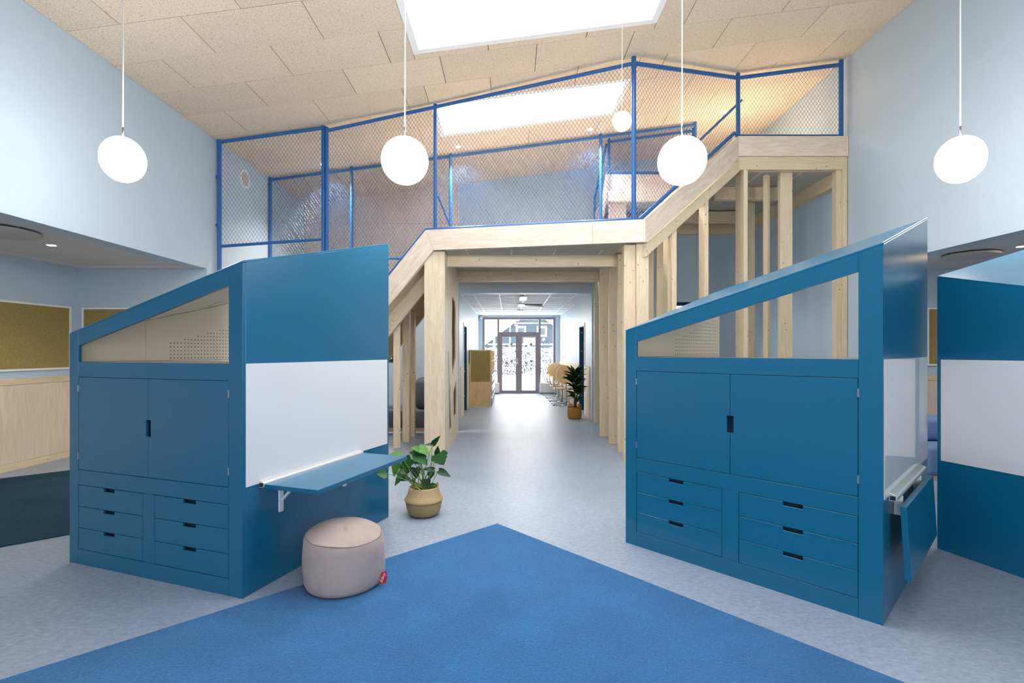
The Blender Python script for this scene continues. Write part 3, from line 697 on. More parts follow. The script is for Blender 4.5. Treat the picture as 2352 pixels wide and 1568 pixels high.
for (zc, cnt, s0, s1, xo) in ((0.20, 14, 0.5, 0.7, 0.03), (0.33, 22, 0.6, 0.85, 0.03), (0.46, 26, 0.7, 0.95, 0.0), (0.60, 28, 0.75, 1.0, 0.01), (0.72, 22, 0.7, 0.95, 0.02)):
    for i in range(cnt):
        a = i*2.399+zc*7; el = random.uniform(0.1, 0.75) + (0.35 if zc > 0.7 else 0)
        o = link('leaf', dl[k % 2], dr, (xo+0.01*math.cos(a), 0.01*math.sin(a), zc+random.uniform(-0.06, 0.05)), (random.uniform(-1.0, 1.0), -el, a)); q = random.uniform(s0, s1); o.scale = (q, q, q); k += 1

# ------------------------------------------------------------------ loft: timber platform with stairs
lf = thing('loft_structure', (0, 6.9, 0), 'pale timber loft platform with stairs spanning the corridor passage', 'loft')
LO = Vector((0, 6.9, 0))
def lbuild(mb, name, mat, bevel=0.0): 
    return MB().add([Vector(v)-LO for v in mb.v], mb.f).build(name, mat, lf, bevel=bevel)
def vboard(name, A, B, prof, th, mat, ext=None):
    """vertical board: prof = [(t, z)...] along plan line A->B, thickness th pushed away from the viewer"""
    A, B = Vector(A), Vector(B); d = (B-A); n = Vector((-d.y, d.x)).normalized()*th
    return lbuild(MB().prism([(A.x+d.x*t, A.y+d.y*t, z) for t, z in prof], (n.x, n.y, 0)), name, mat, 0.002)
f1, f2, f3, f4 = (-1.163, 6.90), (1.725, 6.33), (3.314, 7.20), (4.90, 7.20)
dfx = Vector((f1[0]-f2[0], f1[1]-f2[1])).normalized()
f0 = (f1[0]+dfx.x*2.62, f1[1]+dfx.y*2.62)
SLP = 1.145
# mid fascia in two boards
vboard('fascia_board', f1, f2, [(0.04, 2.842), (0.7765, 2.838), (0.7765, 3.125), (0.0, 3.125)], 0.04, 'ply_fascia')
vboard('fascia_board', f1, f2, [(0.777, 2.838), (1.0, 2.835), (1.0, 3.125), (0.777, 3.125)], 0.04, 'ply_fascia')
vboard('fascia_board', f0, f1, [(0, 0.0), (0.1, 0.0), (1.043, 2.842), (1.0, 3.125), (0, 3.125-SLP*2.62)], 0.04, 'fascia_down')
vboard('fascia_board', f2, f3, [(0, 2.835), (0.02, 2.835), (0.60, 3.66), (0.60, 3.985), (0, 3.125)], 0.04, 'fascia_up')
vboard('fascia_board', f2, f3, [(0.6007, 3.661), (1.0, 4.225), (1.0, 4.556), (0.6007, 3.986)], 0.04, 'fascia_up')
vboard('fascia_board', f3, f4, [(0, 4.268), (1, 4.268), (1, 4.556), (0, 4.556)], 0.04, 'ply_fascia')
# spruce beams below
def off(p, dx, dy): return (p[0]+dx, p[1]+dy)
vboard('beam', off(f3, 0.02, 0.025), off(f4, 0, 0.025), [(0, 4.08), (1, 4.08), (1, 4.266), (0, 4.266)], 0.12, 'spruce_h')
vboard('beam', off(f2, 0.03, 0.04), off(f3, 0.03, 0.04), [(0, 2.66), (1.0, 4.06), (1.0, 4.22), (0, 2.83)], 0.10, 'spruce_up')
vboard('beam', (-3.3, 7.36), (-1.19, 7.36), [(0, 0.0), (0.08, 0.0), (1, 2.40), (1, 2.735), (0, 0.2)], 0.09, 'spruce_down')
vboard('beam', (-3.3, 8.62), (-1.19, 8.62), [(0, 0.0), (0.08, 0.0), (1, 2.40), (1, 2.735), (0, 0.2)], 0.09, 'spruce_down')
for yy in (7.2, 8.68): lbuild(bx(-0.9, 1.62, yy, yy+0.09, 2.672, 2.845), 'beam', 'spruce_h', 0.002)
for yy in (8.0, 9.4): lbuild(bx(3.3, 4.33, yy, yy+0.1, 3.88, 4.085), 'beam', 'spruce_h', 0.002)
lbuild(bx(3.3, XR-0.12, YB-0.10, YB-0.001, 3.87, 4.085), 'beam', 'spruce_h', 0.002)
lbuild(bx(XR-0.10, XR-0.001, 7.36, YB-0.11, 3.88, 4.105), 'beam', 'spruce_y', 0.002)
# decks, stairs and soffits
dk = MB().prism([(-1.14, 6.94, 2.86), (1.74, 6.375, 2.86), (1.74, 8.86, 2.86), (-1.14, 8.86, 2.86)], (0, 0, 0.2)); lbuild(dk, 'deck', 'ply')
lbuild(bx(3.34, XR-0.002, 7.25, 8.86, 4.10, 4.45), 'deck', 'ply')
lbuild(bx(1.76, XR-0.002, 8.87, 10.29, 4.12, 4.30), 'deck', 'ply')
lbuild(MB().prism([(-1.14, 8.87, 2.86), (1.74, 8.87, 2.86), (1.74, YB-0.01, 2.86), (-1.14, YB-0.01, 2.86)], (0, 0, 0.2)), 'deck', 'ply')
lbuild(MB().prism([(-0.88, 6.90, 2.835), (1.50, 6.45, 2.835), (1.50, 8.86, 2.835), (-0.88, 8.86, 2.835)], (0, 0, 0.024)), 'soffit_panel', 'tile_grey')
for xb in (-0.60, 0.02, 0.62, 1.26): lbuild(bx(xb, xb+0.022, 6.8, 7.2, 2.828, 2.835), 'batten', 'spruce_y')
for k in range(7):   # right stair treads going up to the upper deck
    t = k/7; x0 = 1.80+t*1.5; z0 = 3.06+0.2*(k+1)
    lbuild(bx(x0, x0+0.26, 7.30, 8.85, z0-0.04, z0), 'tread', 'ply')
st = MB().prism([(1.80, 7.28, 2.87), (3.36, 7.28, 4.25), (3.36, 7.28, 4.34), (1.80, 7.28, 2.96)], (0, 1.57, 0)); lbuild(st, 'stair_soffit', 'tile_grey')
for k in range(13):  # left stair going down
    x1 = -1.20-k*0.17; z0 = 2.86-0.2*k
    lbuild(bx(x1-0.24, x1, 7.46, 8.61, z0-0.04, z0), 'tread', 'ply')
lbuild(MB().prism([(-3.28, 7.455, 0.22), (-1.20, 7.455, 2.67), (-1.20, 7.455, 2.71), (-3.28, 7.455, 0.26)], (0, 1.16, 0)), 'stair_soffit', 'ply')
lbuild(MB().prism([(-3.3, 6.96, 0.20), (-1.19, 6.96, 2.665), (-1.19, 6.96, 2.685), (-3.3, 6.96, 0.22)], (0, 0.5, 0)), 'stair_soffit', 'ply')
# soffit above right store
lbuild(bx(3.36, XR-0.1, 7.35, 8.86, 4.088, 4.098), 'soffit_panel', 'tile_grey'); lbuild(bx(1.80, XR-0.1, 8.87, YB-0.1, 4.105, 4.115), 'soffit_panel', 'tile_grey')
for xb in (3.7, 4.3): lbuild(bx(xb, xb+0.03, 7.35, 8.86, 4.078, 4.088), 'batten', 'spruce_y')
# plywood pier with cut-outs on the passage side
pX0, pX1, pY0, pY1, pZ = -1.186, -0.90, 6.945, 8.78, 2.84
lbuild(bx(pX0, pX1-0.02, pY0, pY0+0.018, 0, pZ), 'pier_front', 'ply', 0.0015)
lbuild(bx(pX0, pX0+0.018, pY0+0.018, pY1, 0, pZ), 'pier_side', 'ply'); lbuild(bx(pX0+0.018, pX1-0.02, pY1-0.018, pY1, 0, pZ), 'pier_back', 'ply')
def pier_cut():
    bm = bmesh.new()
    out = [(pY0, 0), (pY1, 0), (pY1, pZ), (pY0, pZ)]
    holes = [[(7.84, 2.31), (8.28, 2.27), (8.38, 2.16), (8.38, 1.36), (7.86, 1.05), (7.80, 1.75)], [(7.30, 1.45), (7.38, 1.45), (7.81, 0.27), (7.52, 0.20)], [(8.01, 0.78), (8.42, 0.957), (8.53, 0.69), (8.47, 0.385), (8.09, 0.376)]]
    es = []
    for lp in [out]+holes:
        vv = [bm.verts.new((0, a, b)) for a, b in lp]
        es += [bm.edges.new((vv[i], vv[(i+1) % len(vv)])) for i in range(len(vv))]
    bmesh.ops.triangle_fill(bm, use_beauty=True, edges=es)
    def inside(p, poly):
        c = False; n = len(poly); j = n-1
        for i in range(n):
            if ((poly[i][1] > p[1]) != (poly[j][1] > p[1])) and p[0] < (poly[j][0]-poly[i][0])*(p[1]-poly[i][1])/(poly[j][1]-poly[i][1])+poly[i][0]: c = not c
            j = i
        return c
    bad = [f for f in bm.faces if any(inside((f.calc_center_median().y, f.calc_center_median().z), h) for h in holes)]
    bmesh.ops.delete(bm, geom=bad, context='FACES')
    r = bmesh.ops.extrude_face_region(bm, geom=list(bm.faces))
    bmesh.ops.translate(bm, verts=[v for v in r['geom'] if isinstance(v, bmesh.types.BMVert)], vec=(0.019, 0, 0))
    bmesh.ops.recalc_face_normals(bm, faces=bm.faces)
    for v in bm.verts: v.co += Vector((pX1-0.019, 0, 0))-LO
    me = D.meshes.new('pier_side'); bm.to_mesh(me); bm.free(); me.materials.append(M['ply']); link('pier_side', me, lf)
pier_cut()
# posts
def post(x0, x1, y0, y1, z1, z0=0.0, rot=0.0, mat='spruce_v'):
    xm, ym = (x0+x1)/2, (y0+y1)/2
    o = MB().box(x0-xm, x1-xm, y0-ym, y1-ym, z0, z1).build('post', mat, lf, bevel=0.002); o.location = (xm, ym-LO.y, 0); o.rotation_euler = (0, 0, rot); return o
post(1.645, 1.80, 6.44, 6.54, 2.835); post(1.495, 1.642, 6.50, 6.60, 2.835)
post(1.555, 1.70, 7.13, 7.195, 2.835); post(1.56, 1.71, 7.80, 7.86, 2.835); post(1.535, 1.69, 8.47, 8.53, 2.835); post(1.715, 1.80, 10.05, 10.14, 2.855)
post(-1.745, -1.640, 7.46, 7.54, 1.95, rot=R(12)); post(-1.70, -1.59, 7.93, 8.03, 2.2, rot=R(-4)); post(-1.685, -1.60, 8.42, 8.52, 2.1)
post(2.16, 2.225, 6.63, 6.70, 3.08); post(2.135, 2.185, 6.72, 6.92, 3.08)
post(2.715, 2.765, 6.92, 7.15, 3.55); post(3.40, 3.458, 7.23, 7.50, 4.08)
post(2.30, 2.45, 7.78, 7.84, 3.20); post(2.12, 2.23, 7.70, 7.76, 3.08)
post(4.00, 4.18, 7.36, 7.43, 4.088); post(3.83, 3.90, 7.46, 7.53, 4.088, rot=R(35)); post(3.98, 4.09, 8.30, 8.38, 4.088)
post(4.755, 4.83, 7.25, 7.35, 4.08); post(4.832, 4.895, 7.22, 7.35, 4.08)
# upper box behind the netting with its dark play opening
lbuild(bx(1.74, 3.35, 9.0, 9.03, 4.17, 4.64), 'gallery_front', 'ply_fascia', 0.002)
lbuild(bx(1.79, 2.11, 9.0, 9.03, 3.07, 4.168), 'gallery_pier', 'ply_fascia', 0.002)
lbuild(bx(2.112, 2.72, 9.5, 9.53, 3.07, 4.11), 'gallery_recess', 'wood_dark_in')
lbuild(MB().prism([(1.74, 9.03, 4.17), (1.74, 10.3, 3.25), (1.74, 10.3, 3.72), (1.74, 9.03, 4.64)], (0.03, 0, 0)), 'gallery_side', 'ply_fascia')
for z in (3.45, 3.75, 4.05): lbuild(MB().tube([(2.12, 9.35, z), (2.72, 9.35, z)], 0.02, 8), 'gallery_bar', 'fence_blue')
# wood wool cladding on the left part of the loft back wall
cl = tag(thing('trim_8', (XL, YB, 2.9), 'tan wood wool wall panels at the loft back on the left', 'cladding', kind='structure'))
for i in range(3):
    for j in range(4):
        x0 = i*1.065; xa, xb = x0+0.003, x0+1.062; za = j*0.6; 
        if j < 3: pbox('wall_panel', 'woodwool', cl, xa, xb, -0.03, -0.002, za+0.003, min(za+0.597, 1.60+0.0))
for i in range(3):
    x0 = i*1.065
    MB().prism([(x0+0.003, -0.03, 1.60+0.003), (x0+1.062, -0.03, 1.603), (x0+1.062, -0.03, cz(XL+x0+1.062)-2.9-0.003), (x0+0.003, -0.03, cz(XL+x0)-2.9-0.003)], (0, 0.028, 0)).build('wall_panel', 'woodwool', cl)

# ------------------------------------------------------------------ netting fences
def clip_line(poly, p, d):
    """parameter interval of the line p+t*d inside a convex polygon (counter-clockwise)"""
    t0, t1 = -1e9, 1e9; n = len(poly)
    for i in range(n):
        a, b = poly[i], poly[(i+1) % n]; ex, ez = b[0]-a[0], b[1]-a[1]
        num = ex*(p[1]-a[1])-ez*(p[0]-a[0]); den = ex*d[1]-ez*d[0]
        if abs(den) < 1e-9:
            if num < 0: return None
            continue
        t = -num/den
        if den > 0: t0 = max(t0, t)
        else: t1 = min(t1, t)
    return (t0, t1) if t1-t0 > 0.01 else None
def net(parent, org, A, B, poly, r=0.0020, dw=0.052, dh=0.077):
    """poly: convex CCW polygon in (u metres along A->B, z)"""
    A, B = Vector(A), Vector(B); d = (B-A).normalized(); mb = MB()
    us = [p[0] for p in poly]; zs = [p[1] for p in poly]
    z0 = min(zs); H = max(zs)-z0; ext = H*dw/dh
    for s in (1, -1):
        u = math.floor((min(us)-ext)/dw)*dw
        while u < max(us)+ext:
            iv = clip_line(poly, (u, z0), (s*dw, dh))
            if iv:
                pa = (u+s*dw*iv[0], z0+dh*iv[0]); pb = (u+s*dw*iv[1], z0+dh*iv[1])
                P = [Vector((A.x+d.x*q[0], A.y+d.y*q[0], q[1]))-org for q in (pa, pb)]
                mb.tube(P, r, 4, cap=False)
            u += dw
    if mb.f: tag(mb.build('net', 'net_blue', parent), kind='stuff')
def pipe(parent, org, name, pts, r=0.024):
    o = MB().tube([Vector(p)-org for p in pts], r, 10).build(name, 'fence_blue', parent); smooth_by_angle(o); return o
def fence_panel_poly(L, zb0, zb1, zt0, zt1): return [(0, zb0), (L, zb1), (L, zt1), (0, zt0)]
def dist(a, b): return (Vector(b)-Vector(a)).length

fa = Vector((0, 7.0, 3.1))
ff = thing('netting_fence', fa, 'front blue safety net fence along the loft edge and stairs', 'fence', 'blue loft net fences')
q0, q1, q2, q3, q4, q5 = (-4.20, 7.22), (-2.69, 7.22), (-1.04, 7.0), (1.616, 6.475), (3.33, 7.26), (4.83, 7.26)
def top(p): return cz(p[0])-0.05
# posts
for (p, zb, zt, r) in ((q0, 0, cz(q0[0])-0.01, 0.030), ((q1[0], 7.22), 0, cz(q1[0])-0.005, 0.032), ((q1[0]+0.055, 7.2), 0, cz(q1[0])-0.03, 0.024), (q2, 3.06, cz(q2[0])-0.01, 0.026), (q3, 3.06, cz(q3[0])-0.005, 0.030), (q4, 4.45, cz(q4[0])-0.005, 0.030), (q5, 4.45, cz(q5[0])-0.005, 0.032)):
    pipe(ff, fa, 'post', [(p[0], p[1], zb), (p[0], p[1], zt)], r)
zr = [4.475, 4.68, 4.875, 5.185, 5.425, 5.62]
q1b = (q1[0]+0.055, 7.2)
pipe(ff, fa, 'rail', [q0+(zr[0],), q1+(zr[1],)]); pipe(ff, fa, 'rail', [q1b+(zr[1]-0.05,), q2+(zr[2],)]); pipe(ff, fa, 'rail', [q2+(zr[2],), q3+(zr[3],)]); pipe(ff, fa, 'rail', [q3+(zr[3],), q4+(zr[4],)], 0.028); pipe(ff, fa, 'rail', [q4+(zr[4],), q5+(zr[5],)], 0.028)
pipe(ff, fa, 'rail', [q0+(2.965,), q1+(3.07,)], 0.022)
def on(a, b, x): t = (x-a[0])/(b[0]-a[0]); return (x, a[1]+(b[1]-a[1])*t)
k1 = (-1.165, 7.005); k0 = (-2.635, 7.19); zk0 = 3.155-SLP*1.47*1.02
k2 = (1.70, 6.50)
pipe(ff, fa, 'rail', [k0+(zk0,), k1+(3.155,), q2+(3.155,), on(q2, q3, 0.3)+(3.155,), q3+(3.155,), k2+(3.165,), (3.25, 7.21, 4.60), q4+(4.575,), q5+(4.575,)], 0.027)
L = dist(q0, q1); net(ff, fa, q0, q1, fence_panel_poly(L, 2.985, 3.09, zr[0]-0.02, zr[1]-0.02))
L = dist(q1b, k1); net(ff, fa, q1b, k1, fence_panel_poly(L, zk0, 3.165, zr[1]-0.07, 4.86))
L = dist(k1, q2); net(ff, fa, k1, q2, fence_panel_poly(L, 3.17, 3.17, 4.85, zr[2]-0.02))
L = dist(q2, q3); net(ff, fa, q2, q3, fence_panel_poly(L, 3.17, 3.17, zr[2]-0.02, zr[3]-0.02))
L = dist(q3, q4); net(ff, fa, q3, q4, [(0, 3.16), (0.09, 3.17), (L, 4.60), (L, zr[4]-0.02), (0, zr[3]-0.02)])
L = dist(q4, q5); net(ff, fa, q4, q5, fence_panel_poly(L, 4.59, 4.59, zr[4]-0.02, zr[5]-0.02))
for z in (3.25, 3.95): pbox('wall_clamp', 'fence_blue', ff, -4.243, -4.205, 0.20, 0.24, z-fa.z, z-fa.z+0.04)
pipe(ff, fa, 'handrail', [(2.95, 7.85, 4.72), (3.66, 7.85, 5.40)], 0.02); pipe(ff, fa, 'handrail', [(-1.01, 7.08, 3.65), (-0.84, 7.08, 3.22)], 0.014)

fb = Vector((0, 8.78, 3.1))
bf = thing('netting_fence', fb, 'straight blue safety net fence at the far side of the loft walkway', 'fence', 'blue loft net fences')
xs_ = [-4.21, -2.776, -1.035, 1.61, 3.274]
for i, x in enumerate(xs_):
    pipe(bf, fb, 'post', [(x, 8.78, 0 if i < 2 else (3.06 if i < 4 else 4.3)), (x, 8.78, cz(x)-0.005)], 0.027)
for i in range(4):
    a, b = xs_[i], xs_[i+1]; zb = 3.08 if i else 2.6
    pipe(bf, fb, 'rail', [(a, 8.78, cz(a)-0.05), (b, 8.78, cz(b)-0.05)]); 
    if i < 3:
        pipe(bf, fb, 'rail', [(a, 8.78, zb), (b, 8.78, zb)], 0.02)
        net(bf, fb, (a, 8.78), (b, 8.78), [(0, zb), (b-a, zb), (b-a, cz(b)-0.07), (0, cz(a)-0.07)])
    else:
        pipe(bf, fb, 'rail', [(a, 8.78, 3.1), (b, 8.78, 4.4)], 0.02)
        net(bf, fb, (a, 8.78), (b, 8.78), [(0, 3.12), (b-a, 4.42), (b-a, cz(b)-0.07), (0, cz(a)-0.07)])
fc = Vector((1.78, 9.02, 4.65))
uf = thing('netting_fence', fc, 'short blue safety net fence standing on the upper gallery', 'fence', 'blue loft net fences')
for x in (1.80, 3.33): pipe(uf, fc, 'post', [(x, 9.02, 4.64), (x, 9.02, cz(x)-0.005)], 0.025)
pipe(uf, fc, 'rail', [(1.80, 9.02, 4.67), (3.33, 9.02, 4.67)]); pipe(uf, fc, 'rail', [(1.80, 9.02, cz(1.80)-0.06), (3.33, 9.02, cz(3.33)-0.06)])
net(uf, fc, (1.80, 9.02), (3.33, 9.02), [(0, 4.68), (1.53, 4.68), (1.53, cz(3.33)-0.08), (0, cz(1.80)-0.08)])
pipe(uf, fc, 'rail', [(1.76, 9.05, 4.67), (1.76, 10.28, 3.76)]); pipe(uf, fc, 'rail', [(1.76, 9.05, 5.20), (1.76, 10.28, 4.60)]); pipe(uf, fc, 'post', [(1.76, 10.28, 3.72), (1.76, 10.28, 4.62)])

# ------------------------------------------------------------------ pendant globes and downlights
def globe(x, y, z, r, lab, mat, sq=1.0):
    p = thing('globe_pendant', (x, y, z), lab, 'pendant lamp', 'globe pendants')
    n = 20; prof = [(max(0.0, r*sq*math.sin(math.pi*i/n)), -r*math.cos(math.pi*i/n)) for i in range(n+1)]
    prof[0] = (0, -r); prof[-1] = (0, r)
    MB().lathe(prof, 40).build('globe', mat, p, smooth=True)
    top_ = cz(x)-z; k = r/0.2
    MB().tube([(0, 0, r-0.01), (0, 0, r+0.09*k)], 0.008*k, 10).build('stem', 'steel', p, smooth=True)
    MB().tube([(0, 0, r+0.09*k), (0.002, 0, (r+top_)/2), (0, 0, top_-0.01)], 0.0055*k, 8).build('cord', 'cord_white', p, smooth=True)
    MB().lathe([(0.05, -0.03), (0.05, 0.012), (0, 0.012)], 20).build('canopy', 'white_trim', p).location = (0, 0, top_-0.012)
globe(-3.17, 4.09, 3.02, 0.182, 'lit white globe pendant hanging by the left wall', 'globe_glow', 0.88)
globe(-0.857, 4.09, 3.01, 0.190, 'lit white globe pendant above the left cabinet edge', 'globe_glow')
globe(1.416, 4.09, 3.01, 0.193, 'lit white globe pendant in front of the loft stairs', 'globe_glow')
globe(3.70, 4.09, 3.02, 0.188, 'lit white globe pendant hanging by the right wall', 'globe_glow', 0.88)
globe(1.027, 4.55, 3.545, 0.089, 'small unlit white globe pendant below the skylight', 'globe_off')
def downlight(x, y, z, lab, energy, tiltd=0.0):
    d = thing('downlight', (x, y, z), lab, 'downlight', 'recessed downlights')
    d.rotation_euler = (0, -tiltd, 0)
    MB().lathe([(0.032, -0.002), (0.045, -0.006), (0.05, -0.002), (0.05, 0.0)], 24, cap=False).build('ring', 'white_trim', d)
    MB().lathe([(0, -0.0065), (0.038, -0.0065)], 20).build('bulb', 'spot_glow', d)
    l = D.lights.new('spot', 'SPOT'); l.energy = energy; l.color = (1.0, 0.93, 0.82); l.spot_size = R(120); l.spot_blend = 0.8; l.shadow_soft_size = 0.05
    o = D.objects.new('spot', l); COL.objects.link(o); o.parent = d; o.location = (0, 0, -0.02)
for (x, lab) in ((-3.18, 'leftmost downlight on the loft ceiling'), (-0.874, 'loft ceiling downlight left of the far skylight edge'), (1.377, 'loft ceiling downlight near the small unlit globe'), (3.66, 'rightmost downlight on the loft ceiling beside the handrail')):
    downlight(x, 8.52, cz(x)-0.002, lab, 240, tilt)
downlight(-5.08, 5.53, AZ+0.02, 'downlight in the left alcove ceiling', 16); downlight(5.75, 5.6, AZ+0.02, 'downlight in the right alcove ceiling', 16)
downlight(-5.08, 2.0, AZ+0.02, 'downlight in the left alcove ceiling nearer the windows', 16); downlight(5.75, 1.6, AZ+0.02, 'downlight in the right alcove ceiling nearer the windows', 16)

v = thing('wall_vent', (XL, 7.98, 4.2), 'round white vent high on the left loft wall', 'vent'); v.rotation_euler = (0, R(90), 0)
MB().lathe([(0.115, 0.0), (0.115, 0.02), (0.145, 0.02), (0.145, 0.0)], 32, cap=False).build('ring', 'white_trim', v)
MB().lathe([(0.0, 0.008), (0.114, 0.008)], 32).build('grille', 'diffuser_grey', v)

# ------------------------------------------------------------------ cork boards
def corkboard(A, B, z0, z1, lab):
    L = dist(A, B); d = Vector(B)-Vector(A)
    c = thing('pinboard', (A[0], A[1], 0), lab, 'pinboard', 'cork pinboards', math.atan2(d.y, d.x))
    pbox('cork', 'cork', c, 0.025, L-0.025, -0.014, 0, z0+0.025, z1-0.025)
    for (a, b, e, f) in ((0, 0.025, z0, z1), (L-0.025, L, z0, z1), (0.025, L-0.025, z0, z0+0.025), (0.025, L-0.025, z1-0.025, z1)):
        pbox('frame', 'white_trim', c, a, b, -0.022, 0, e, f)
corkboard((AL, 4.0), (AL, 6.86), 1.205, 2.06, 'cork pinboard on the left alcove side wall')
corkboard((AL+0.06, AY), (AL+1.5, AY), 1.205, 2.06, 'cork pinboard on the left alcove end wall')
corkboard((5.85, AY), (7.0, AY), 1.245, 2.06, 'cork pinboard on the right alcove end wall')

# ------------------------------------------------------------------ sofas
def cushion(parent, name, mat, x0, x1, y0, y1, z0, z1, r=0.06):
    o = MB().box(x0, x1, y0, y1, z0, z1).build(name, mat, parent, bevel=r, seg=4); smooth_by_angle(o, 1.0); return o
s = thing('sofa', (-2.1, 8.98, 0), 'dark grey upholstered sofa under the left stairs', 'sofa')
pbox('plinth', 'maple', s, -1.2, 0.86, 0.06, 0.70, 0, 0.06); cushion(s, 'seat', 'sofa_grey', -1.25, 0.90, 0.0, 0.75, 0.06, 0.40)
cushion(s, 'backrest', 'sofa_grey', 0.38, 0.90, 0.02, 0.72, 0.405, 0.96, 0.10)
s = thing('sofa', (5.3, 5.55, 0), 'blue grey upholstered sofa in the right alcove', 'sofa')
pbox('plinth', 'maple', s, -0.62, 0.72, 0.03, 0.65, 0, 0.055); cushion(s, 'seat', 'sofa_blue', -0.65, 0.75, 0.0, 0.70, 0.055, 0.39)
cushion(s, 'backrest', 'sofa_blue', -0.65, 0.75, 0.30, 0.70, 0.395, 0.66)

# ------------------------------------------------------------------ corridor furniture
def locker(y0, lab):
    u = thing('cubby_unit', (-1.03, y0, 0), lab, 'shelf unit', 'corridor cubby units')
    Wd, Ln, Hh, t = 0.565, 0.86, 1.484, 0.022
    pbox('end_frame', 'locker_wood', u, 0, 0.03, 0, t, 0.03, Hh-0.03); pbox('end_frame', 'locker_wood', u, Wd-0.03, Wd, 0, t, 0.03, Hh-0.03)
    pbox('base', 'locker_wood', u, 0, Wd, 0, Ln, 0, 0.03); pbox('top', 'locker_wood', u, 0, Wd, 0, Ln, Hh-0.03, Hh)
    pbox('cork_panel', 'cork', u, 0.03, Wd-0.03, 0.004, t, 0.655, Hh-0.03); pbox('lower_panel', 'maple', u, 0.03, Wd-0.03, 0.004, t, 0.03, 0.655)
    pbox('far_end', 'locker_wood', u, 0, Wd, Ln-t, Ln, 0.03, Hh-0.03); pbox('back', 'locker_wood', u, 0, 0.012, t, Ln-t, 0.03, Hh-0.03)
    pbox('divider', 'locker_wood', u, 0.012, Wd, Ln/2-0.011, Ln/2+0.011, 0.03, Hh-0.03)
    for k in range(1, 5): pbox('shelf', 'locker_wood', u, 0.012, Wd-0.004, t, Ln-t, 0.03+0.285*k, 0.05+0.285*k)
    return u
for k, y0 in enumerate((12.92, 13.82, 14.72)):
    locker(y0, ('nearest maple cubby unit with cork end in the corridor', 'middle cubby unit in the corridor row', 'farthest cubby unit in the corridor row')[k])
    for j in range(3):
        for i in range(2):
            t = tag(MB().box(-0.5, 0.045, -0.185, 0.185, 0, 0.20).build('storage_tray', 'tray_blue', bevel=0.012), 'blue tray in the %s cubby unit' % ('nearest', 'middle', 'farthest')[k], 'tray', 'blue trays in the cubby units of the corridor')
            t['label'] = 'blue tray in the %s cubby unit, %s shelf, %s column' % (('nearest', 'middle', 'farthest')[k], ('bottom', 'second', 'third')[j], ('near', 'far')[i])
            t.location = (-1.03+0.535, y0+0.225+0.41*i, 0.051+0.285*j if j else 0.031)
# cantilever school chairs
def make_chair():
    c = thing('school_chair', (0, 0, 0), 'x', 'chair', 'stacked row of wooden school chairs')
    for s in (-1, 1):
        y = 0.19*s
        MB().tube([(-0.20, y, 0.012), (0.17, y, 0.012), (0.21, y, 0.04), (0.20, y, 0.38), (0.17, y, 0.425), (-0.10, y, 0.43), (-0.16, y, 0.46), (-0.215, y, 0.66), (-0.22, y, 0.74)], 0.011, 8).build('frame', 'steel', c, smooth=True)
        MB().tube([(-0.23, y, 0.013), (-0.19, y, 0.013)], 0.014, 8).build('foot_cap', 'black_rubber', c)
    MB().tube([(-0.20, -0.19, 0.013), (-0.20, 0.19, 0.013)], 0.010, 8).build('cross_bar', 'steel', c, smooth=True)
    m = MB(); n = 8
    vs_ = []; fs = []
    for i in range(n+1):
        a = -1+2*i/n
        for k in range(7):
            b = -1+2*k/6; vs_.append((0.02+0.20*a, 0.19*b*(1-0.06*a*a), 0.445+0.012*b*b-0.03*max(0, a-0.55)))
    for i in range(n):
        for k in range(6): fs.append((i*7+k, (i+1)*7+k, (i+1)*7+k+1, i*7+k+1))
    o = MB().add(vs_, fs).build('seat', 'maple', c, smooth=True); md = o.modifiers.new('thick', 'SOLIDIFY'); md.thickness = 0.012
    vs_ = []; fs = []
    for i in range(7):
        a = i/6
        for k in range(7):
            b = -1+2*k/6; w = 0.19*math.sqrt(max(0.05, 1-(abs(2*a-1)**3)*0.7)); vs_.append((-0.205-0.03*a+0.02*b*b, w*b, 0.58+0.20*a))
    for i in range(6):
        for k in range(6): fs.append((i*7+k, i*7+k+1, (i+1)*7+k+1, (i+1)*7+k))
    o = MB().add(vs_, fs).build('backrest', 'maple', c, smooth=True); md = o.modifiers.new('thick', 'SOLIDIFY'); md.thickness = 0.012
    return c
def dup(root):
    r = root.copy(); COL.objects.link(r)
    for chd in root.children:
        q = chd.copy(); COL.objects.link(q); q.parent = r
    return r
proto = make_chair()
for k, (yy, xx, lab) in enumerate(((13.45, 1.385, 'wooden school chair nearest the dracaena in the corridor'), (14.45, 1.37, 'second wooden school chair from the dracaena'), (15.45, 1.36, 'third wooden school chair from the dracaena'), (16.4, 1.32, 'wooden school chair nearest the entrance doors'))):
    c = proto if k == 0 else dup(proto); c.location = (xx, yy, 0); c['label'] = lab
# flip-top round tables stored upright against the right wall
def make_table():
    t = thing('folding_table', (0, 0, 0), 'x', 'table', 'tilted round tables')
    o = MB().lathe([(0.245, -0.011), (0.25, 0.0), (0.245, 0.011)], 40).build('tabletop', 'maple', t); o.matrix_local = Matrix.Translation((0, 0, 0.83)) @ Matrix.Rotation(R(12), 4, 'Z') @ Matrix.Rotation(R(82), 4, 'X')
    e = MB().lathe([(0.2505, -0.010), (0.2525, 0.0), (0.2505, 0.010)], 40, ).build('edge_band', 'cream', o)
    MB().tube([(0.03, 0.05, 0.83), (0.03, 0.06, 0.04)], 0.02, 10).build('column', 'steel', t, smooth=True)
    for a in range(4):
        q = a*math.pi/2+0.5; MB().tube([(0.03, 0.06, 0.05), (0.03+0.19*math.cos(q), 0.06+0.17*math.sin(q), 0.015)], 0.014, 8).build('foot', 'steel', t, smooth=True)
    return t
tp = make_table()
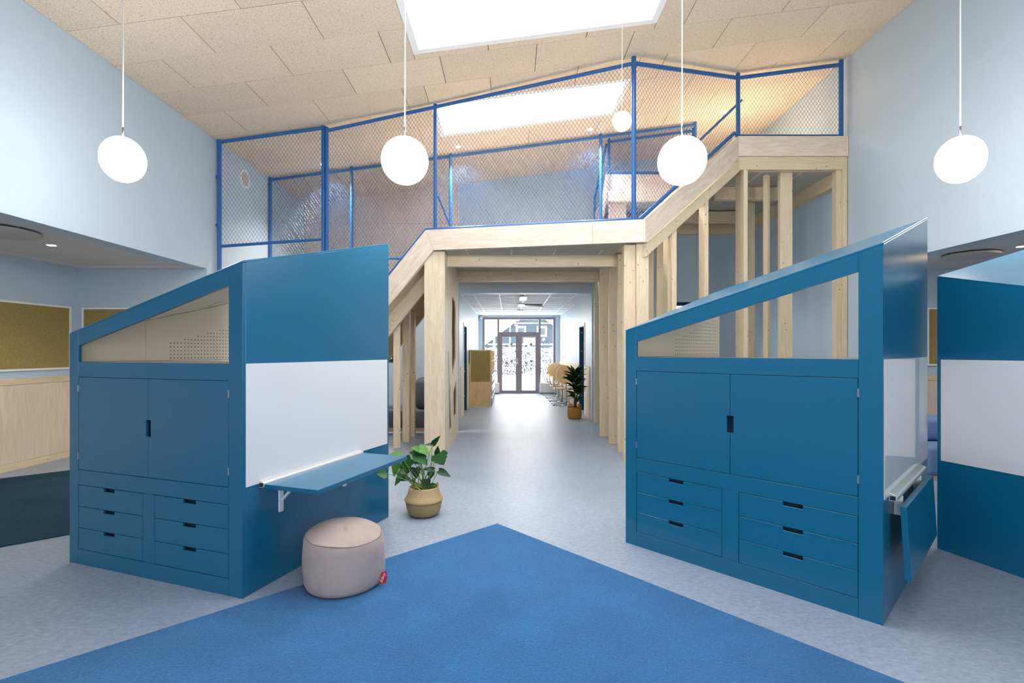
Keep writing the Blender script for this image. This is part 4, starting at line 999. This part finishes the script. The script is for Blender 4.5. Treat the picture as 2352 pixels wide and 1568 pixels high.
for k, yy in enumerate((12.95, 13.95, 14.95, 15.9)):
    t = tp if k == 0 else dup(tp)
    if k:
        for chd in t.children:
            if chd.name.startswith('tabletop'):
                e = tp.children[0].children[0].copy() if tp.children[0].children else None
                if e: COL.objects.link(e); e.parent = chd
    t.location = (1.45, yy, 0); t['label'] = ('upright round table top nearest the dracaena', 'second upright round table top from the dracaena', 'third upright round table top from the dracaena', 'upright round table top farthest from the dracaena')[k]

# ------------------------------------------------------------------ outside the entrance
tag(bx(-120, 120, 17.25, 160, -0.25, -0.05).build('ground', 'snow'), 'snow covered ground outside the entrance', 'ground', kind='structure')
tag(bx(-120, 120, -60, -3.7, -0.25, -0.05).build('ground', 'snow'), 'snow covered ground outside the rear windows', 'ground', kind='structure')
hd = MB(); nx, nz_ = 90, 16
vv, fs = [], []
for i in range(nx+1):
    for j in range(nz_+1):
        a = j/nz_*math.pi; x = -8+18*i/nx
        vv.append((x+random.uniform(-0.05, 0.05), 33-1.2*math.cos(a)+random.uniform(-0.12, 0.12), -0.1+1.75*math.sin(a)**0.6+random.uniform(-0.1, 0.1)))
for i in range(nx):
    for j in range(nz_): fs.append((i*(nz_+1)+j, (i+1)*(nz_+1)+j, (i+1)*(nz_+1)+j+1, i*(nz_+1)+j+1))
tag(hd.add(vv, fs).build('hedge', 'hedge_snow', smooth=False), 'snow dusted hedge beyond the entrance doors', 'hedge')
HYY = 75.0; hk = HYY/1145.0
def hx(px): return (px-1170)*hk
def hz(py): return 1.45-(py-806)*hk
h = thing('house', (hx(1222), HYY, 0), 'blue gabled timber house beyond the hedge', 'house')
hc = hx(1222)
def hb(name, mat, x0, x1, z0, z1, y0=-0.1, y1=0.0, parent=h): return pbox(name, mat, parent, x0-hc, x1-hc, y0, y1, z0, z1)
ez, az_, hw = hz(795), hz(712), hx(1222)-hx(1112)
MB().prism([(-hw, 0, 0), (hw, 0, 0), (hw, 0, ez), (0, 0, az_), (-hw, 0, ez)], (0, 9, 0)).build('wall', 'house_blue', h)
for s in (-1, 1):
    MB().prism([(0, -0.5, az_+0.05), (s*(hw+0.7), -0.5, ez-0.45), (s*(hw+0.7), -0.5, ez-0.15), (0, -0.5, az_+0.4)], (0, 10, 0)).build('roof', 'house_white', h)
x = -hw+0.2
while x < hw:
    zt = az_-(az_-ez)*abs(x)/hw-0.1
    pbox('cladding_board', 'house_blue', h, x, x+0.09, -0.03, 0.0, 0, zt); x += 0.42
hb('band', 'house_white', hx(1150), hx(1275), hz(743), hz(741), -0.06, 0); hb('band', 'house_white', hx(1120), hx(1325), hz(792), hz(789), -0.06, 0)
for (a, b, c, d) in ((1185, 1208, 773, 749), (1233, 1256, 773, 749), (1152, 1170, 822, 796), (1201, 1232, 822, 796), (1267, 1290, 822, 796)):
    w = hb('window', 'house_white', hx(a), hx(b), hz(c), hz(d), -0.12, 0); hb('pane', 'house_glass', hx(a+4), hx(b-4), hz(c-4), hz(d+4), -0.125, -0.119, w)
p = thing('flagpole', (hx(1171.5)*0.5, HYY*0.5, -0.05), 'white flagpole in front of the blue house', 'pole')
MB().tube([(0, 0, 0), (0, 0, 7.0)], [0.06, 0.04], 10).build('mast', 'pole_white', p, smooth=True); MB().lathe([(0.25, 0), (0.2, 0.12), (0.08, 0.16), (0, 0.16)], 16).build('base', 'frame_grey', p)
